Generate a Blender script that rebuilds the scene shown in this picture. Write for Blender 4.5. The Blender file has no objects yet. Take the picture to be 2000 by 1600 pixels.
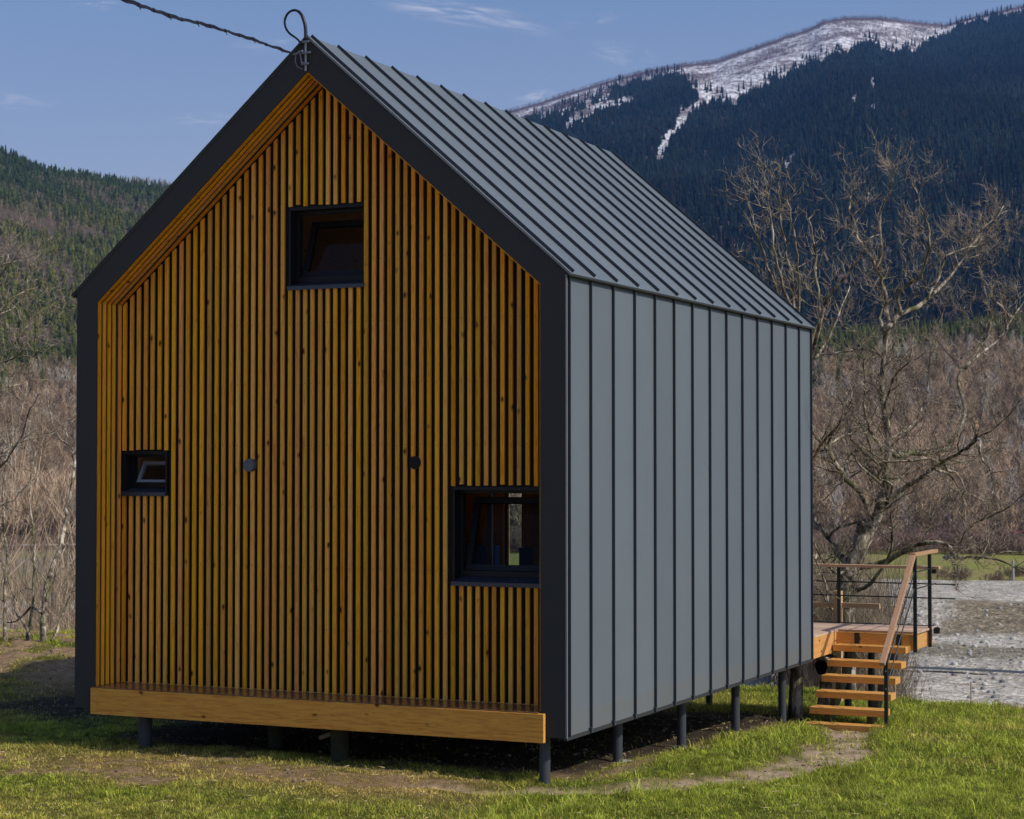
import bpy, math, random
import numpy as np
from mathutils import Vector, Matrix
random.seed(7); rng = np.random.default_rng(7)
R = math.radians
C = bpy.context.scene.collection

# ------------------------------------------------------------------ camera
CAM = Vector((12.836, -16.838, 2.552)); YAW = R(24.818); PIT = R(1.579); FPX = 3838.5
cd = bpy.data.cameras.new('camera'); cam = bpy.data.objects.new('camera', cd); C.objects.link(cam)
cam.location = CAM; cam.rotation_euler = (R(90) + PIT, 0, YAW)
cd.sensor_width = 36; cd.lens = 36 * FPX / 2000; cd.clip_start = .5; cd.clip_end = 40000
cd.dof.use_dof = True; cd.dof.focus_distance = 18.5; cd.dof.aperture_fstop = 7.1
bpy.context.scene.camera = cam

# ------------------------------------------------------------------ sky and sun
SUN_EL = R(41); SUN_BACK = R(2.0)      # light comes from +x, a little from behind the gable
w = bpy.data.worlds.new('World'); bpy.context.scene.world = w; w.use_nodes = True
nt = w.node_tree; nt.nodes.clear()
wo = nt.nodes.new('ShaderNodeOutputWorld'); bg = nt.nodes.new('ShaderNodeBackground')
sky = nt.nodes.new('ShaderNodeTexSky'); sky.sky_type = 'NISHITA'; sky.sun_disc = False
sky.sun_elevation = SUN_EL; sky.sun_rotation = R(90) - SUN_BACK; sky.altitude = 700
sky.air_density = 1.0; sky.dust_density = 2.4; sky.ozone_density = 2.2
bg.inputs['Strength'].default_value = 0.15
# thin cirrus wisps, placed by direction in the sky
def wn(t, **k):
    n = nt.nodes.new(t)
    for a, b in k.items(): setattr(n, a, b)
    return n
tc = wn('ShaderNodeTexCoord')
# paler, dustier air towards the horizon
sx = wn('ShaderNodeSeparateXYZ'); nt.links.new(tc.outputs['Generated'], sx.inputs[0])
hm = wn('ShaderNodeMapRange', interpolation_type='SMOOTHSTEP'); nt.links.new(sx.outputs[2], hm.inputs[0])
for i_, v_ in ((1, .0), (2, .29), (3, 1.0), (4, 0.)): hm.inputs[i_].default_value = v_
hx_ = wn('ShaderNodeMixRGB'); nt.links.new(hm.outputs[0], hx_.inputs[0]); nt.links.new(sky.outputs[0], hx_.inputs[1]); hx_.inputs[2].default_value = (4.1, 4.45, 5.2, 1)
prev = hx_.outputs[0]
def skydir(u, v):
    fw = Vector((-math.sin(YAW)*math.cos(PIT), math.cos(YAW)*math.cos(PIT), math.sin(PIT)))
    r = Vector((math.cos(YAW), math.sin(YAW), 0)); up = r.cross(fw)
    return (fw + r*((u-1000)/FPX) + up*((800-v)/FPX)).normalized()
def cloud(u, v, su, sv, tilt, amt, seed, prev):
    """one wisp: a stretched noise inside a soft oval around the direction (u, v)"""
    d = skydir(u, v); r = Vector((math.cos(YAW), math.sin(YAW), 0)); up = r.cross(d)
    a = math.radians(tilt); e1 = r*math.cos(a) + up*math.sin(a); e2 = -r*math.sin(a) + up*math.cos(a)
    def dot(e, sc):
        n = wn('ShaderNodeVectorMath', operation='DOT_PRODUCT'); nt.links.new(tc.outputs['Generated'], n.inputs[0]); n.inputs[1].default_value = e
        m = wn('ShaderNodeMath', operation='SUBTRACT'); nt.links.new(n.outputs['Value'], m.inputs[0]); m.inputs[1].default_value = d.dot(e)
        q = wn('ShaderNodeMath', operation='MULTIPLY'); nt.links.new(m.outputs[0], q.inputs[0]); q.inputs[1].default_value = sc
        return q.outputs[0]
    x = dot(e1, FPX/su); y = dot(e2, FPX/sv)
    cb = wn('ShaderNodeCombineXYZ'); nt.links.new(x, cb.inputs[0]); nt.links.new(y, cb.inputs[1])
    cb.inputs[2].default_value = seed
    nz = wn('ShaderNodeTexNoise'); nz.inputs['Scale'].default_value = 1.6; nz.inputs['Detail'].default_value = 6; nz.inputs['Distortion'].default_value = .8
    nt.links.new(cb.outputs[0], nz.inputs['Vector'])
    cb2 = wn('ShaderNodeCombineXYZ'); nt.links.new(x, cb2.inputs[0]); nt.links.new(y, cb2.inputs[1])
    ln = wn('ShaderNodeVectorMath', operation='LENGTH'); nt.links.new(cb2.outputs[0], ln.inputs[0])
    mr = wn('ShaderNodeMapRange', interpolation_type='SMOOTHSTEP'); nt.links.new(ln.outputs['Value'], mr.inputs[0])
    mr.inputs[1].default_value = 1.0; mr.inputs[2].default_value = 0.0; mr.inputs[3].default_value = 0; mr.inputs[4].default_value = 1
    m2 = wn('ShaderNodeMapRange', interpolation_type='SMOOTHSTEP'); nt.links.new(nz.outputs[0], m2.inputs[0])
    m2.inputs[1].default_value = .38; m2.inputs[2].default_value = .75
    mm = wn('ShaderNodeMath', operation='MULTIPLY'); nt.links.new(mr.outputs[0], mm.inputs[0]); nt.links.new(m2.outputs[0], mm.inputs[1])
    m3 = wn('ShaderNodeMath', operation='MULTIPLY'); nt.links.new(mm.outputs[0], m3.inputs[0]); m3.inputs[1].default_value = amt
    mx = wn('ShaderNodeMixRGB'); nt.links.new(m3.outputs[0], mx.inputs[0]); nt.links.new(prev, mx.inputs[1]); mx.inputs[2].default_value = (6.5, 6.6, 6.9, 1)
    return mx.outputs[0]
for args in [(905, 28, 190, 26, -7, 1.3, 1.0), (1010, 50, 120, 18, -14, .5, 2.0), (400, 233, 90, 16, 0, .5, 3.1), (1215, 105, 90, 34, -10, .45, 4.2),
             (30, 195, 110, 26, -6, .35, 5.3), (520, 85, 100, 22, 6, .35, 6.4), (1160, 40, 80, 20, 12, .3, 7.5), (1045, 190, 60, 16, 10, .7, 8.5), (190, 10, 60, 16, 0, .4, 9.1)]:
    prev = cloud(*args, prev)
tint = wn('ShaderNodeMixRGB', blend_type='MULTIPLY'); tint.inputs[0].default_value = 1; nt.links.new(prev, tint.inputs[1]); tint.inputs[2].default_value = (1.0, 1.0, 1.08, 1)
nt.links.new(tint.outputs[0], bg.inputs['Color']); nt.links.new(bg.outputs[0], wo.inputs['Surface'])

sd = bpy.data.lights.new('sun', 'SUN'); sun = bpy.data.objects.new('sun', sd); C.objects.link(sun)
sd.energy = 5.0; sd.angle = R(.5); sd.color = (1, .94, .85)
sv = Vector((math.cos(SUN_EL)*math.cos(SUN_BACK), math.cos(SUN_EL)*math.sin(SUN_BACK), math.sin(SUN_EL)))
sun.rotation_euler = sv.to_track_quat('Z', 'Y').to_euler(); sun.location = (30, 0, 30)
vs = bpy.context.scene.view_settings; vs.view_transform = 'Standard'; vs.look = 'None'; vs.gamma = 1; vs.exposure = -0.45
bpy.context.scene.cycles.max_bounces = 8; bpy.context.scene.cycles.volume_bounces = 0
bpy.context.scene.cycles.transparent_max_bounces = 12

# ------------------------------------------------------------------ helpers
def tag(o, label=None, cat=None, group=None, kind=None):
    if label: o['label'] = label
    if cat: o['category'] = cat
    if group: o['group'] = group
    if kind: o['kind'] = kind
    return o
def empty(name, loc=(0, 0, 0)):
    o = bpy.data.objects.new(name, None); C.objects.link(o); o.location = loc; o.empty_display_size = .2; return o
class MB:
    """collects shapes, then builds them as ONE mesh object"""
    def __init__(s): s.v = []; s.f = []; s.m = []
    def quad(s, *idx, m=0): s.f.append(idx); s.m.append(m)
    def box(s, x0, x1, y0, y1, z0, z1, m=0, b=0):
        n = len(s.v)
        s.v += [(x0,y0,z0),(x1,y0,z0),(x1,y1,z0),(x0,y1,z0),(x0,y0,z1),(x1,y0,z1),(x1,y1,z1),(x0,y1,z1)]
        for q in ((0,3,2,1),(4,5,6,7),(0,1,5,4),(1,2,6,5),(2,3,7,6),(3,0,4,7)): s.f.append(tuple(n+i for i in q)); s.m.append(m)
    def beam(s, a, b, w, h, up=(0,0,1), m=0):
        """rectangular bar from a to b, w across, h along up"""
        a = Vector(a); b = Vector(b); d = (b-a).normalized(); sd_ = d.cross(Vector(up)).normalized(); u = sd_.cross(d)
        n = len(s.v)
        for p in (a, b):
            for i, j in ((-1,-1),(1,-1),(1,1),(-1,1)): s.v.append(tuple(p + sd_*(i*w/2) + u*(j*h/2)))
        for q in ((0,3,2,1),(4,5,6,7),(0,1,5,4),(1,2,6,5),(2,3,7,6),(3,0,4,7)): s.f.append(tuple(n+i for i in q)); s.m.append(m)
    def prism(s, poly, y0, y1, m=0):
        """polygon in xz, extruded along y"""
        n = len(s.v); k = len(poly)
        s.v += [(x, y0, z) for x, z in poly] + [(x, y1, z) for x, z in poly]
        s.f.append(tuple(n+i for i in range(k))); s.m.append(m)
        s.f.append(tuple(n+k+i for i in reversed(range(k)))); s.m.append(m)
        for i in range(k):
            j = (i+1) % k; s.f.append((n+j, n+i, n+k+i, n+k+j)); s.m.append(m)
    def tube(s, pts, rad, sides=8, m=0, cap=True):
        pts = [Vector(p) for p in pts]; k = len(pts)
        rad = [rad]*k if not hasattr(rad, '__len__') else rad
        n = len(s.v); ref = Vector((.31, .52, .8)).normalized()
        for i, p in enumerate(pts):
            d = (pts[min(i+1, k-1)] - pts[max(i-1, 0)]).normalized()
            a = d.cross(ref)
            if a.length < .1: a = d.cross(Vector((1, 0, 0)))
            a.normalize(); b = d.cross(a)
            for j in range(sides):
                t = 2*math.pi*j/sides; s.v.append(tuple(p + (a*math.cos(t) + b*math.sin(t))*rad[i]))
        for i in range(k-1):
            for j in range(sides):
                jj = (j+1) % sides; s.f.append((n+i*sides+j, n+i*sides+jj, n+(i+1)*sides+jj, n+(i+1)*sides+j)); s.m.append(m)
        if cap:
            s.f.append(tuple(n+j for j in reversed(range(sides)))); s.m.append(m)
            s.f.append(tuple(n+(k-1)*sides+j for j in range(sides))); s.m.append(m)
    def build(s, name, mats, parent=None, bevel=0, smooth=False):
        me = bpy.data.meshes.new(name); me.from_pydata(s.v, [], s.f)
        mats = mats if isinstance(mats, (list, tuple)) else [mats]
        for q in mats: me.materials.append(q)
        me.polygons.foreach_set('material_index', s.m)
        if smooth: me.polygons.foreach_set('use_smooth', [True]*len(s.f))
        me.update()
        o = bpy.data.objects.new(name, me); C.objects.link(o)
        if parent: o.parent = parent
        if bevel:
            b = o.modifiers.new('b', 'BEVEL'); b.width = bevel; b.segments = 2; b.limit_method = 'ANGLE'
        return o
def npmesh(name, V, F, mats, col=None, parent=None, smooth=False, fmat=None):
    """V (n,3), F (m,k) arrays -> one mesh object; col (n,3) goes in the attribute Col"""
    me = bpy.data.meshes.new(name); V = np.asarray(V, np.float32); F = np.asarray(F, np.int32); k = F.shape[1]
    me.vertices.add(len(V)); me.vertices.foreach_set('co', V.ravel())
    me.loops.add(F.size); me.loops.foreach_set('vertex_index', F.ravel())
    me.polygons.add(len(F)); me.polygons.foreach_set('loop_start', np.arange(0, F.size, k, dtype=np.int32))
    try: me.polygons.foreach_set('loop_total', np.full(len(F), k, np.int32))
    except Exception: pass
    if smooth: me.polygons.foreach_set('use_smooth', np.ones(len(F), bool))
    for q in (mats if isinstance(mats, (list, tuple)) else [mats]): me.materials.append(q)
    if fmat is not None: me.polygons.foreach_set('material_index', fmat)
    if col is not None:
        a = me.color_attributes.new('Col', 'FLOAT_COLOR', 'POINT')
        a.data.foreach_set('color', np.concatenate([col, np.ones((len(V), 1))], 1).astype(np.float32).ravel())
    me.update(calc_edges=True); me.validate()
    o = bpy.data.objects.new(name, me); C.objects.link(o)
    if parent: o.parent = parent
    return o
# smooth value noise for terrain, masks and crowns
_perm = np.random.default_rng(3).random((64, 64))
def vnoise(x, y, s=1.0, o=0):
    x = np.asarray(x, float)/s + 17.3 + o*7.7; y = np.asarray(y, float)/s + 5.1 + o*3.3
    xi = np.floor(x).astype(int); yi = np.floor(y).astype(int); fx = x-xi; fy = y-yi
    fx = fx*fx*(3-2*fx); fy = fy*fy*(3-2*fy); g = lambda a, b: _perm[a % 64, b % 64]
    return (g(xi,yi)*(1-fx)+g(xi+1,yi)*fx)*(1-fy) + (g(xi,yi+1)*(1-fx)+g(xi+1,yi+1)*fx)*fy
def fbm(x, y, s=1.0, n=4, o=0):
    t = 0; a = .5; q = 0
    for i in range(n): t = t + a*vnoise(x, y, s/2**i, o+i); q += a; a *= .5
    return t/q
def sstep(a, b, x):
    t = np.clip((np.asarray(x, float)-a)/(b-a), 0, 1); return t*t*(3-2*t)
# points on the land given by a bearing column, a height row and a true distance (used to lay out hills and tree limbs)
def at(u, v, Z):
    fw = Vector((-math.sin(YAW)*math.cos(PIT), math.cos(YAW)*math.cos(PIT), math.sin(PIT)))
    r = Vector((math.cos(YAW), math.sin(YAW), 0)); up = r.cross(fw)
    return CAM + (fw + r*((u-1000)/FPX) + up*((800-v)/FPX))*Z

# ------------------------------------------------------------------ materials
def mat(name, color=(.5,.5,.5), rough=.7, metal=0, spec=.5):
    m = bpy.data.materials.new(name); m.use_nodes = True; b = m.node_tree.nodes['Principled BSDF']; b.inputs['IOR'].default_value = 1.5
    b.inputs['Base Color'].default_value = (*color, 1); b.inputs['Roughness'].default_value = rough
    b.inputs['Metallic'].default_value = metal; b.inputs['Specular IOR Level'].default_value = spec
    return m
class NT:
    def __init__(s, m): s.t = m.node_tree; s.b = s.t.nodes['Principled BSDF']
    def n(s, typ, ins=None, **k):
        q = s.t.nodes.new(typ)
        for a, b in k.items(): setattr(q, a, b)
        for a, b in (ins or {}).items():
            if isinstance(b, bpy.types.NodeSocket): s.t.links.new(b, q.inputs[a])
            else: q.inputs[a].default_value = b
        return q
    def link(s, a, b): s.t.links.new(a, s.b.inputs[b])
    def mix(s, f, a, b, blend='MIX'):
        q = s.n('ShaderNodeMixRGB', blend_type=blend)
        for i, x in enumerate((f, a, b)):
            if isinstance(x, bpy.types.NodeSocket): s.t.links.new(x, q.inputs[i])
            elif i == 0: q.inputs[0].default_value = x
            else: q.inputs[i].default_value = (*x, 1) if len(x) == 3 else x
        return q.outputs[0]
    def ramp(s, f, stops):
        q = s.n('ShaderNodeValToRGB'); s.t.links.new(f, q.inputs[0]); e = q.color_ramp.elements
        while len(e) < len(stops): e.new(.5)
        for i, (p, c) in enumerate(stops): e[i].position = p; e[i].color = (*c, 1) if len(c) == 3 else c
        return q.outputs[0]
    def coord(s, scale=(1,1,1), which='Object', off=(0,0,0)):
        t = s.n('ShaderNodeTexCoord'); return s.n('ShaderNodeMapping', {'Vector': t.outputs[which], 'Scale': scale, 'Location': off}).outputs[0]
    def noise(s, vec, scale, detail=4, rough=.55, dist=0):
        return s.n('ShaderNodeTexNoise', {'Vector': vec, 'Scale': scale, 'Detail': detail, 'Roughness': rough, 'Distortion': dist}).outputs[0]
    def bump(s, h, strength=.3, dist=.01):
        q = s.n('ShaderNodeBump', {'Height': h, 'Strength': strength, 'Distance': dist}); s.link(q.outputs[0], 'Normal')
def wood(name, light, dark, axis, rough=.55, knot=True, coat=0, red=(.10,.028,.008)):
    """stained softwood; grain runs along the axis, every board (island) gets its own tone"""
    m = mat(name, light, rough, 0, .10 if not coat else .5); t = NT(m)
    g = t.n('ShaderNodeNewGeometry'); rnd = g.outputs['Random Per Island']
    lo = [9, 9, 9]; lo[axis] = .55
    tcn = t.n('ShaderNodeTexCoord')
    off = t.n('ShaderNodeCombineXYZ', {0: rnd, 1: rnd, 2: rnd}); off = t.n('ShaderNodeVectorMath', {0: off.outputs[0], 1: (37., 19., 53.)}, operation='MULTIPLY')
    add = t.n('ShaderNodeVectorMath', {0: tcn.outputs['Object'], 1: off.outputs[0]}, operation='ADD')
    mp = t.n('ShaderNodeMapping', {'Vector': add.outputs[0], 'Scale': lo}).outputs[0]
    gr = t.noise(mp, 6, 5, .6, 1.2)
    gr2 = t.noise(mp, 30, 3, .6)
    c = t.ramp(gr, [(.3, dark), (.52, light), (.75, tuple(min(1, x*1.18) for x in light))])
    c = t.mix(.25, c, t.ramp(gr2, [(.35, (.55,.55,.55)), (.6, (1,1,1))]), 'MULTIPLY')
    hs = t.n('ShaderNodeHueSaturation', {'Color': c})
    h1 = t.n('ShaderNodeMapRange', {0: rnd, 3: .490, 4: .508}); t.t.links.new(h1.outputs[0], hs.inputs['Hue'])
    fr = t.n('ShaderNodeMath', {0: rnd, 1: 7.31}, operation='MULTIPLY'); fr = t.n('ShaderNodeMath', {0: fr.outputs[0]}, operation='FRACT')
    v1 = t.n('ShaderNodeMapRange', {0: fr.outputs[0], 3: .74, 4: 1.12}); t.t.links.new(v1.outputs[0], hs.inputs['Value'])
    fr2 = t.n('ShaderNodeMath', {0: rnd, 1: 23.7}, operation='MULTIPLY'); fr2 = t.n('ShaderNodeMath', {0: fr2.outputs[0]}, operation='FRACT')
    s1 = t.n('ShaderNodeMapRange', {0: fr2.outputs[0], 3: .93, 4: 1.02}); t.t.links.new(s1.outputs[0], hs.inputs['Saturation'])
    c = hs.outputs[0]
    if knot:
        sc = [1, 1, 1]; sc[axis] = .55
        mpk = t.n('ShaderNodeMapping', {'Vector': add.outputs[0], 'Scale': sc}).outputs[0]
        mpk = t.n('ShaderNodeVectorMath', {0: mpk, 1: t.n('ShaderNodeVectorMath', {0: t.n('ShaderNodeTexNoise', {'Vector': mpk, 'Scale': 14.}).outputs['Color'], 1: (.03,.03,.03)}, operation='MULTIPLY').outputs[0]}, operation='ADD').outputs[0]
        vo = t.n('ShaderNodeTexVoronoi', {'Vector': mpk, 'Scale': 6.6})
        kk = t.ramp(vo.outputs['Distance'], [(.055, (1,1,1)), (.095, (.5,.5,.5)), (.16, (0,0,0))])
        c = t.mix(kk, c, red)
    t.link(c, 'Base Color')
    t.link(t.n('ShaderNodeMapRange', {0: gr2, 3: rough-.12, 4: rough+.12}).outputs[0], 'Roughness')
    t.bump(gr2, .12, .004)
    if coat: t.b.inputs['Coat Weight'].default_value = coat; t.b.inputs['Coat Roughness'].default_value = .15
    return m
def metalsheet(name, col, rough, spec=.5, var=.12, s=3.0):
    m = mat(name, col, rough, 0, spec); t = NT(m); v = t.coord((1,1,1))
    n1 = t.noise(v, s, 4, .6); n2 = t.noise(v, 95, 3, .8)
    c = t.mix(n1, tuple(x*(1-var) for x in col), tuple(x*(1+var) for x in col))
    c = t.mix(.35, c, t.ramp(n2, [(.3, (.7,.7,.7)), (.7, (1.15,1.15,1.15))]), 'MULTIPLY')
    t.link(c, 'Base Color'); t.link(t.n('ShaderNodeMapRange', {0: n1, 3: rough-.07, 4: rough+.09}).outputs[0], 'Roughness')
    h = t.n('ShaderNodeMath', {0: n1, 1: n2}, operation='ADD').outputs[0]
    t.bump(n1, .25, .012)
    return m
M = {}
M['slat'] = wood('slat_wood', (1.0,.455,.035), (.70,.265,.016), 2, .7)
M['slatrake'] = wood('soffit_wood', (.98,.42,.035), (.72,.25,.016), 1, .7)
M['fascia'] = wood('bench_wood', (1.0,.475,.03), (.68,.24,.012), 0, .8)
M['benchtop'] = wood('bench_top_wood', (.28,.13,.065), (.16,.07,.035), 1, .3, False, .5)
M['decky'] = wood('deck_wood_y', (.82,.43,.10), (.68,.31,.06), 1, .5)
M['deckx'] = wood('deck_wood_x', (.88,.45,.075), (.74,.33,.04), 0, .5)
M['decktop'] = wood('deck_board_wood', (.66,.47,.33), (.52,.35,.23), 0, .6, False)
M['rail'] = wood('handrail_wood', (.60,.36,.20), (.46,.25,.13), 1, .5, False)
M['railx'] = wood('handrail_wood_x', (.74,.50,.29), (.58,.36,.19), 0, .5, False)
M['ply'] = wood('plywood', (.85,.55,.32), (.70,.42,.22), 0, .6, True)
M['clad'] = metalsheet('grey_standing_seam', (.132,.158,.174), .5, .3, .08, 1.2)
_t = NT(M['clad']); _bc = _t.b.inputs['Base Color'].links[0].from_socket; _g = _t.n('ShaderNodeNewGeometry').outputs['Random Per Island']
_c = _t.mix(1, _bc, _t.ramp(_g, [(0, (.93,.93,.94)), (1, (1.06,1.06,1.05))]), 'MULTIPLY')
_z = _t.n('ShaderNodeSeparateXYZ', {0: _t.coord()}).outputs[2]; _n = _t.noise(_t.coord((1,1,.25)), 7, 5, .7); _zz = _t.n('ShaderNodeMath', {0: _z, 1: _t.n('ShaderNodeMath', {0: _n, 1: .35}, operation='MULTIPLY').outputs[0]}, operation='SUBTRACT').outputs[0]
_c = _t.mix(_t.ramp(_zz, [(0, (.30,.30,.30)), (.06, (0,0,0))]), _c, (.16,.14,.11)); _t.link(_c, 'Base Color')
_w = _t.noise(_t.coord((1,1.6,.5)), .9, 3, .5); _b = _t.n('ShaderNodeBump', {'Height': _w, 'Strength': .35, 'Distance': .05, 'Normal': _t.b.inputs['Normal'].links[0].from_socket}); _t.link(_b.outputs[0], 'Normal')
M['frame'] = metalsheet('anthracite_flashing', (.042,.043,.043), .55, .2, .08, .8)
M['seam'] = metalsheet('seam_shaded', (.050,.060,.072), .5, .3)  # cladding paint made darker: shade of the seam sides put into the colour
M['trim'] = metalsheet('flashing_edge', (.20,.20,.21), .35)
M['black'] = mat('black_membrane', (.010,.008,.008), .9)
M['win'] = metalsheet('window_profile', (.012,.012,.014), .5, .25)
M['sill'] = metalsheet('sill_metal', (.035,.045,.065), .3)
M['winlight'] = mat('light_window_profile', (.35,.37,.42), .4)
M['pipe'] = metalsheet('pile_paint', (.055,.062,.070), .5, .3)
M['mossy'] = metalsheet('mossy_timber', (.06,.058,.035), .9, .1, .4, 12)
M['steel'] = metalsheet('black_steel', (.015,.022,.022), .4)
M['galv'] = metalsheet('galvanised_steel', (.22,.23,.25), .35, .5, .3, 30)
M['galv'].node_tree.nodes['Principled BSDF'].inputs['Metallic'].default_value = .6
M['cable'] = mat('black_cable', (.012,.012,.02), .45)
M['disc'] = mat('vent_disc', (.09,.10,.12), .35)
M['screw'] = mat('screw_head', (.10,.04,.015), .5)
M['blue'] = mat('blue_cloth', (.07,.20,.75), .8)
M['concrete'] = mat('concrete', (.42,.40,.36), .9); _t = NT(M['concrete']); _v = _t.coord(); _t.link(_t.ramp(_t.noise(_v, 18, 6, .7), [(.3, (.28,.26,.23)), (.7, (.50,.48,.44))]), 'Base Color'); _t.bump(_t.noise(_v, 60, 4), .4, .01)
def glass():
    m = bpy.data.materials.new('glass'); m.use_nodes = True; t = m.node_tree; t.nodes.clear()
    o = t.nodes.new('ShaderNodeOutputMaterial'); mx = t.nodes.new('ShaderNodeMixShader'); tr = t.nodes.new('ShaderNodeBsdfTransparent')
    gl = t.nodes.new('ShaderNodeBsdfGlossy'); gl.inputs['Roughness'].default_value = .02; tr.inputs['Color'].default_value = (.80,.84,.84,1)
    fr = t.nodes.new('ShaderNodeFresnel'); fr.inputs[0].default_value = 1.5
    hf = t.nodes.new('ShaderNodeMath'); hf.operation = 'MULTIPLY'; hf.inputs[1].default_value = .13; t.links.new(fr.outputs[0], hf.inputs[0]); t.links.new(hf.outputs[0], mx.inputs[0]); t.links.new(tr.outputs[0], mx.inputs[1]); t.links.new(gl.outputs[0], mx.inputs[2]); t.links.new(mx.outputs[0], o.inputs[0])
    return m
M['glass'] = glass()
def attrmat(name, rough=.8, mult=(1,1,1), noise=None, trans=0, spec=.2):
    m = mat(name, (.1,.1,.1), rough, 0, spec); t = NT(m)
    a = t.n('ShaderNodeAttribute', attribute_name='Col').outputs['Color']
    c = t.mix(1, a, mult, 'MULTIPLY')
    if noise:
        n = t.noise(t.coord(), noise[0], 3); c = t.mix(1, c, t.ramp(n, [(.3, (noise[1],)*3), (.7, (noise[2],)*3)]), 'MULTIPLY')
    t.link(c, 'Base Color')
    if trans:
        t.t.nodes['Principled BSDF'].inputs['Transmission Weight'].default_value = 0
        tr = t.n('ShaderNodeBsdfTranslucent', {'Color': c}); mx = t.n('ShaderNodeMixShader', {0: trans, 1: t.b.outputs[0], 2: tr.outputs[0]})
        t.t.links.new(mx.outputs[0], t.t.nodes['Material Output'].inputs['Surface'])
    return m
M['grass'] = attrmat('grass_blades', .6, trans=.3)
M['conifer'] = attrmat('conifer_foliage', .9, noise=(.35, .55, 1.5), spec=.05)
M['bare'] = attrmat('bare_twigs', .9, spec=.1)
def bark():
    m = mat('bark', (.2,.17,.13), .9, 0, .2); t = NT(m); v = t.coord((1,1,.35))
    n = t.noise(v, 9, 6, .7, .6); n2 = t.noise(t.coord(off=(3,1,2)), 2.5, 4)
    c = t.ramp(n, [(.39, (.033,.027,.02)), (.51, (.22,.18,.13)), (.62, (.62,.54,.42))])
    c = t.mix(t.ramp(n2, [(.5, (0,0,0)), (.66, (.7,.7,.7))]), c, (.12,.13,.045))
    t.link(c, 'Base Color'); t.bump(n, .8, .03); return m
M['bark'] = bark()
def twig():
    m = mat('twig_bark', (.3,.25,.19), .85, 0, .3); t = NT(m)
    n = t.noise(t.coord(), 5, 4, .7)
    t.link(t.ramp(n, [(.33, (.11,.08,.06)), (.51, (.32,.25,.175)), (.7, (.60,.50,.36))]), 'Base Color'); return m
M['twig'] = twig()

# ------------------------------------------------------------------ ground
PATH = [(6.25,7.6),(6.55,6.4),(6.95,4.8),(7.05,3.4),(6.95,2.2),(6.7,1.1),(6.2,.2),(5.2,-.50),(4.3,-.8)]
def pathdist(x, y):
    d = np.full(np.shape(x), 1e9); wv = [.30,.32,.36,.40,.38,.34,.28,.20,.12]
    for i in range(len(PATH)-1):
        (ax, ay), (bx, by) = PATH[i], PATH[i+1]; l2 = (bx-ax)**2+(by-ay)**2
        t = np.clip(((x-ax)*(bx-ax)+(y-ay)*(by-ay))/l2, 0, 1)
        d = np.minimum(d, np.hypot(x-ax-t*(bx-ax), y-ay-t*(by-ay))/(wv[i]*(1-t)+wv[i+1]*t))
    return d
def edge_y(x): return 13.4 + 0*x - 2.0*sstep(2, -6, x) + .5*np.sin(x*.7)
def gz(x, y):
    x = np.asarray(x, float); y = np.asarray(y, float)
    z = np.interp(y, [-30,-6,0,2,4,6,8,12,14], [-.3,-.42,-.42,-.5,-.61,-.68,-.80,-1.02,-1.12])
    z = z + .10*sstep(3, 0, x)*sstep(-1, 3, y)
    z = z + .46*sstep(-1.5, -6, x)*sstep(3, 9.5, y)            # low earth bank left of the cabin
    z = z + .10*(fbm(x, y, 2.2, 3)-.5) + .05*(fbm(x, y, .5, 3, 5)-.5)
    z = z + .07*sstep(.55, .15, np.abs(x-5.9))*sstep(.5, 2, y)*sstep(7, 5, y)
    z = z - .045*sstep(1.3, .6, pathdist(x, y))
    s = np.maximum(y-edge_y(x), 0); z = z - np.where(s < 2, .15*s*s, .6+.6*(s-2))
    return np.maximum(z, -24.0)
def dirtmask(x, y):
    """1 = bare soil, 0 = full grass"""
    x = np.asarray(x, float); y = np.asarray(y, float)
    p = sstep(1.35, .55, pathdist(x, y) + 1.5*(fbm(x, y, .35, 4, 2)-.5))*(.55+.45*sstep(.35, .55, fbm(x, y, .14, 2, 27)))
    band = np.exp(-((y+.75-.12*(x-3))/.55)**2)*sstep(6, 4, x)*sstep(-3.5, 0, x)
    b = sstep(.49, .63, .55*fbm(x, y*1.7, .8, 4, 9)+.45*fbm(x, y*1.5, .22, 3, 19) + .19*band - .07)*(.35+.65*sstep(.35,.6,fbm(x, y, .12, 2, 23)))*sstep(5.8, 4.6, x)*sstep(-2.6, -1.5, y)
    under = sstep(-.15, .35, x)*sstep(5.62, 5.3, x)*sstep(.2, .7, y)*sstep(9.5, 8.6, y)*.95
    bank = sstep(-1.5, -4, x)*sstep(3, 6, y)*sstep(11.4, 10.6, y)*sstep(.25, .42, fbm(x, y, .7, 3, 4))
    cutb = sstep(.0, 1.2, y-edge_y(x))*.7
    left = sstep(.4, -.2, x)*sstep(-4.5, -3.0, x)*sstep(1.2, 2.4, y+1.2*(fbm(x, y, .8, 3, 44)-.5))*sstep(12, 10, y)*.93  # laid bare to carry the painted shade beside the cabin
    strip = .8*np.exp(-((x-5.66)/.16)**2)*sstep(.4, 1, y)*sstep(6.5, 5.5, y)*sstep(.35, .6, fbm(x, y, .5, 2, 6))
    return np.clip(np.maximum.reduce([p, b*.85, under, bank, cutb, strip, left]), 0, 1)
def drymask(x, y):
    band = np.exp(-((y+.85)/.9)**2)*sstep(6.2, 4.2, x)
    return np.clip(.75*band + 1.3*(fbm(x, y, 1.3, 4, 11)-.38) - .28*sstep(4.8, 6.2, x) + .45*sstep(6.6, 7.4, x)*sstep(1.5, 3, y)*sstep(.48, .6, fbm(x, y, 1.1, 3, 14)), 0, 1)
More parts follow.
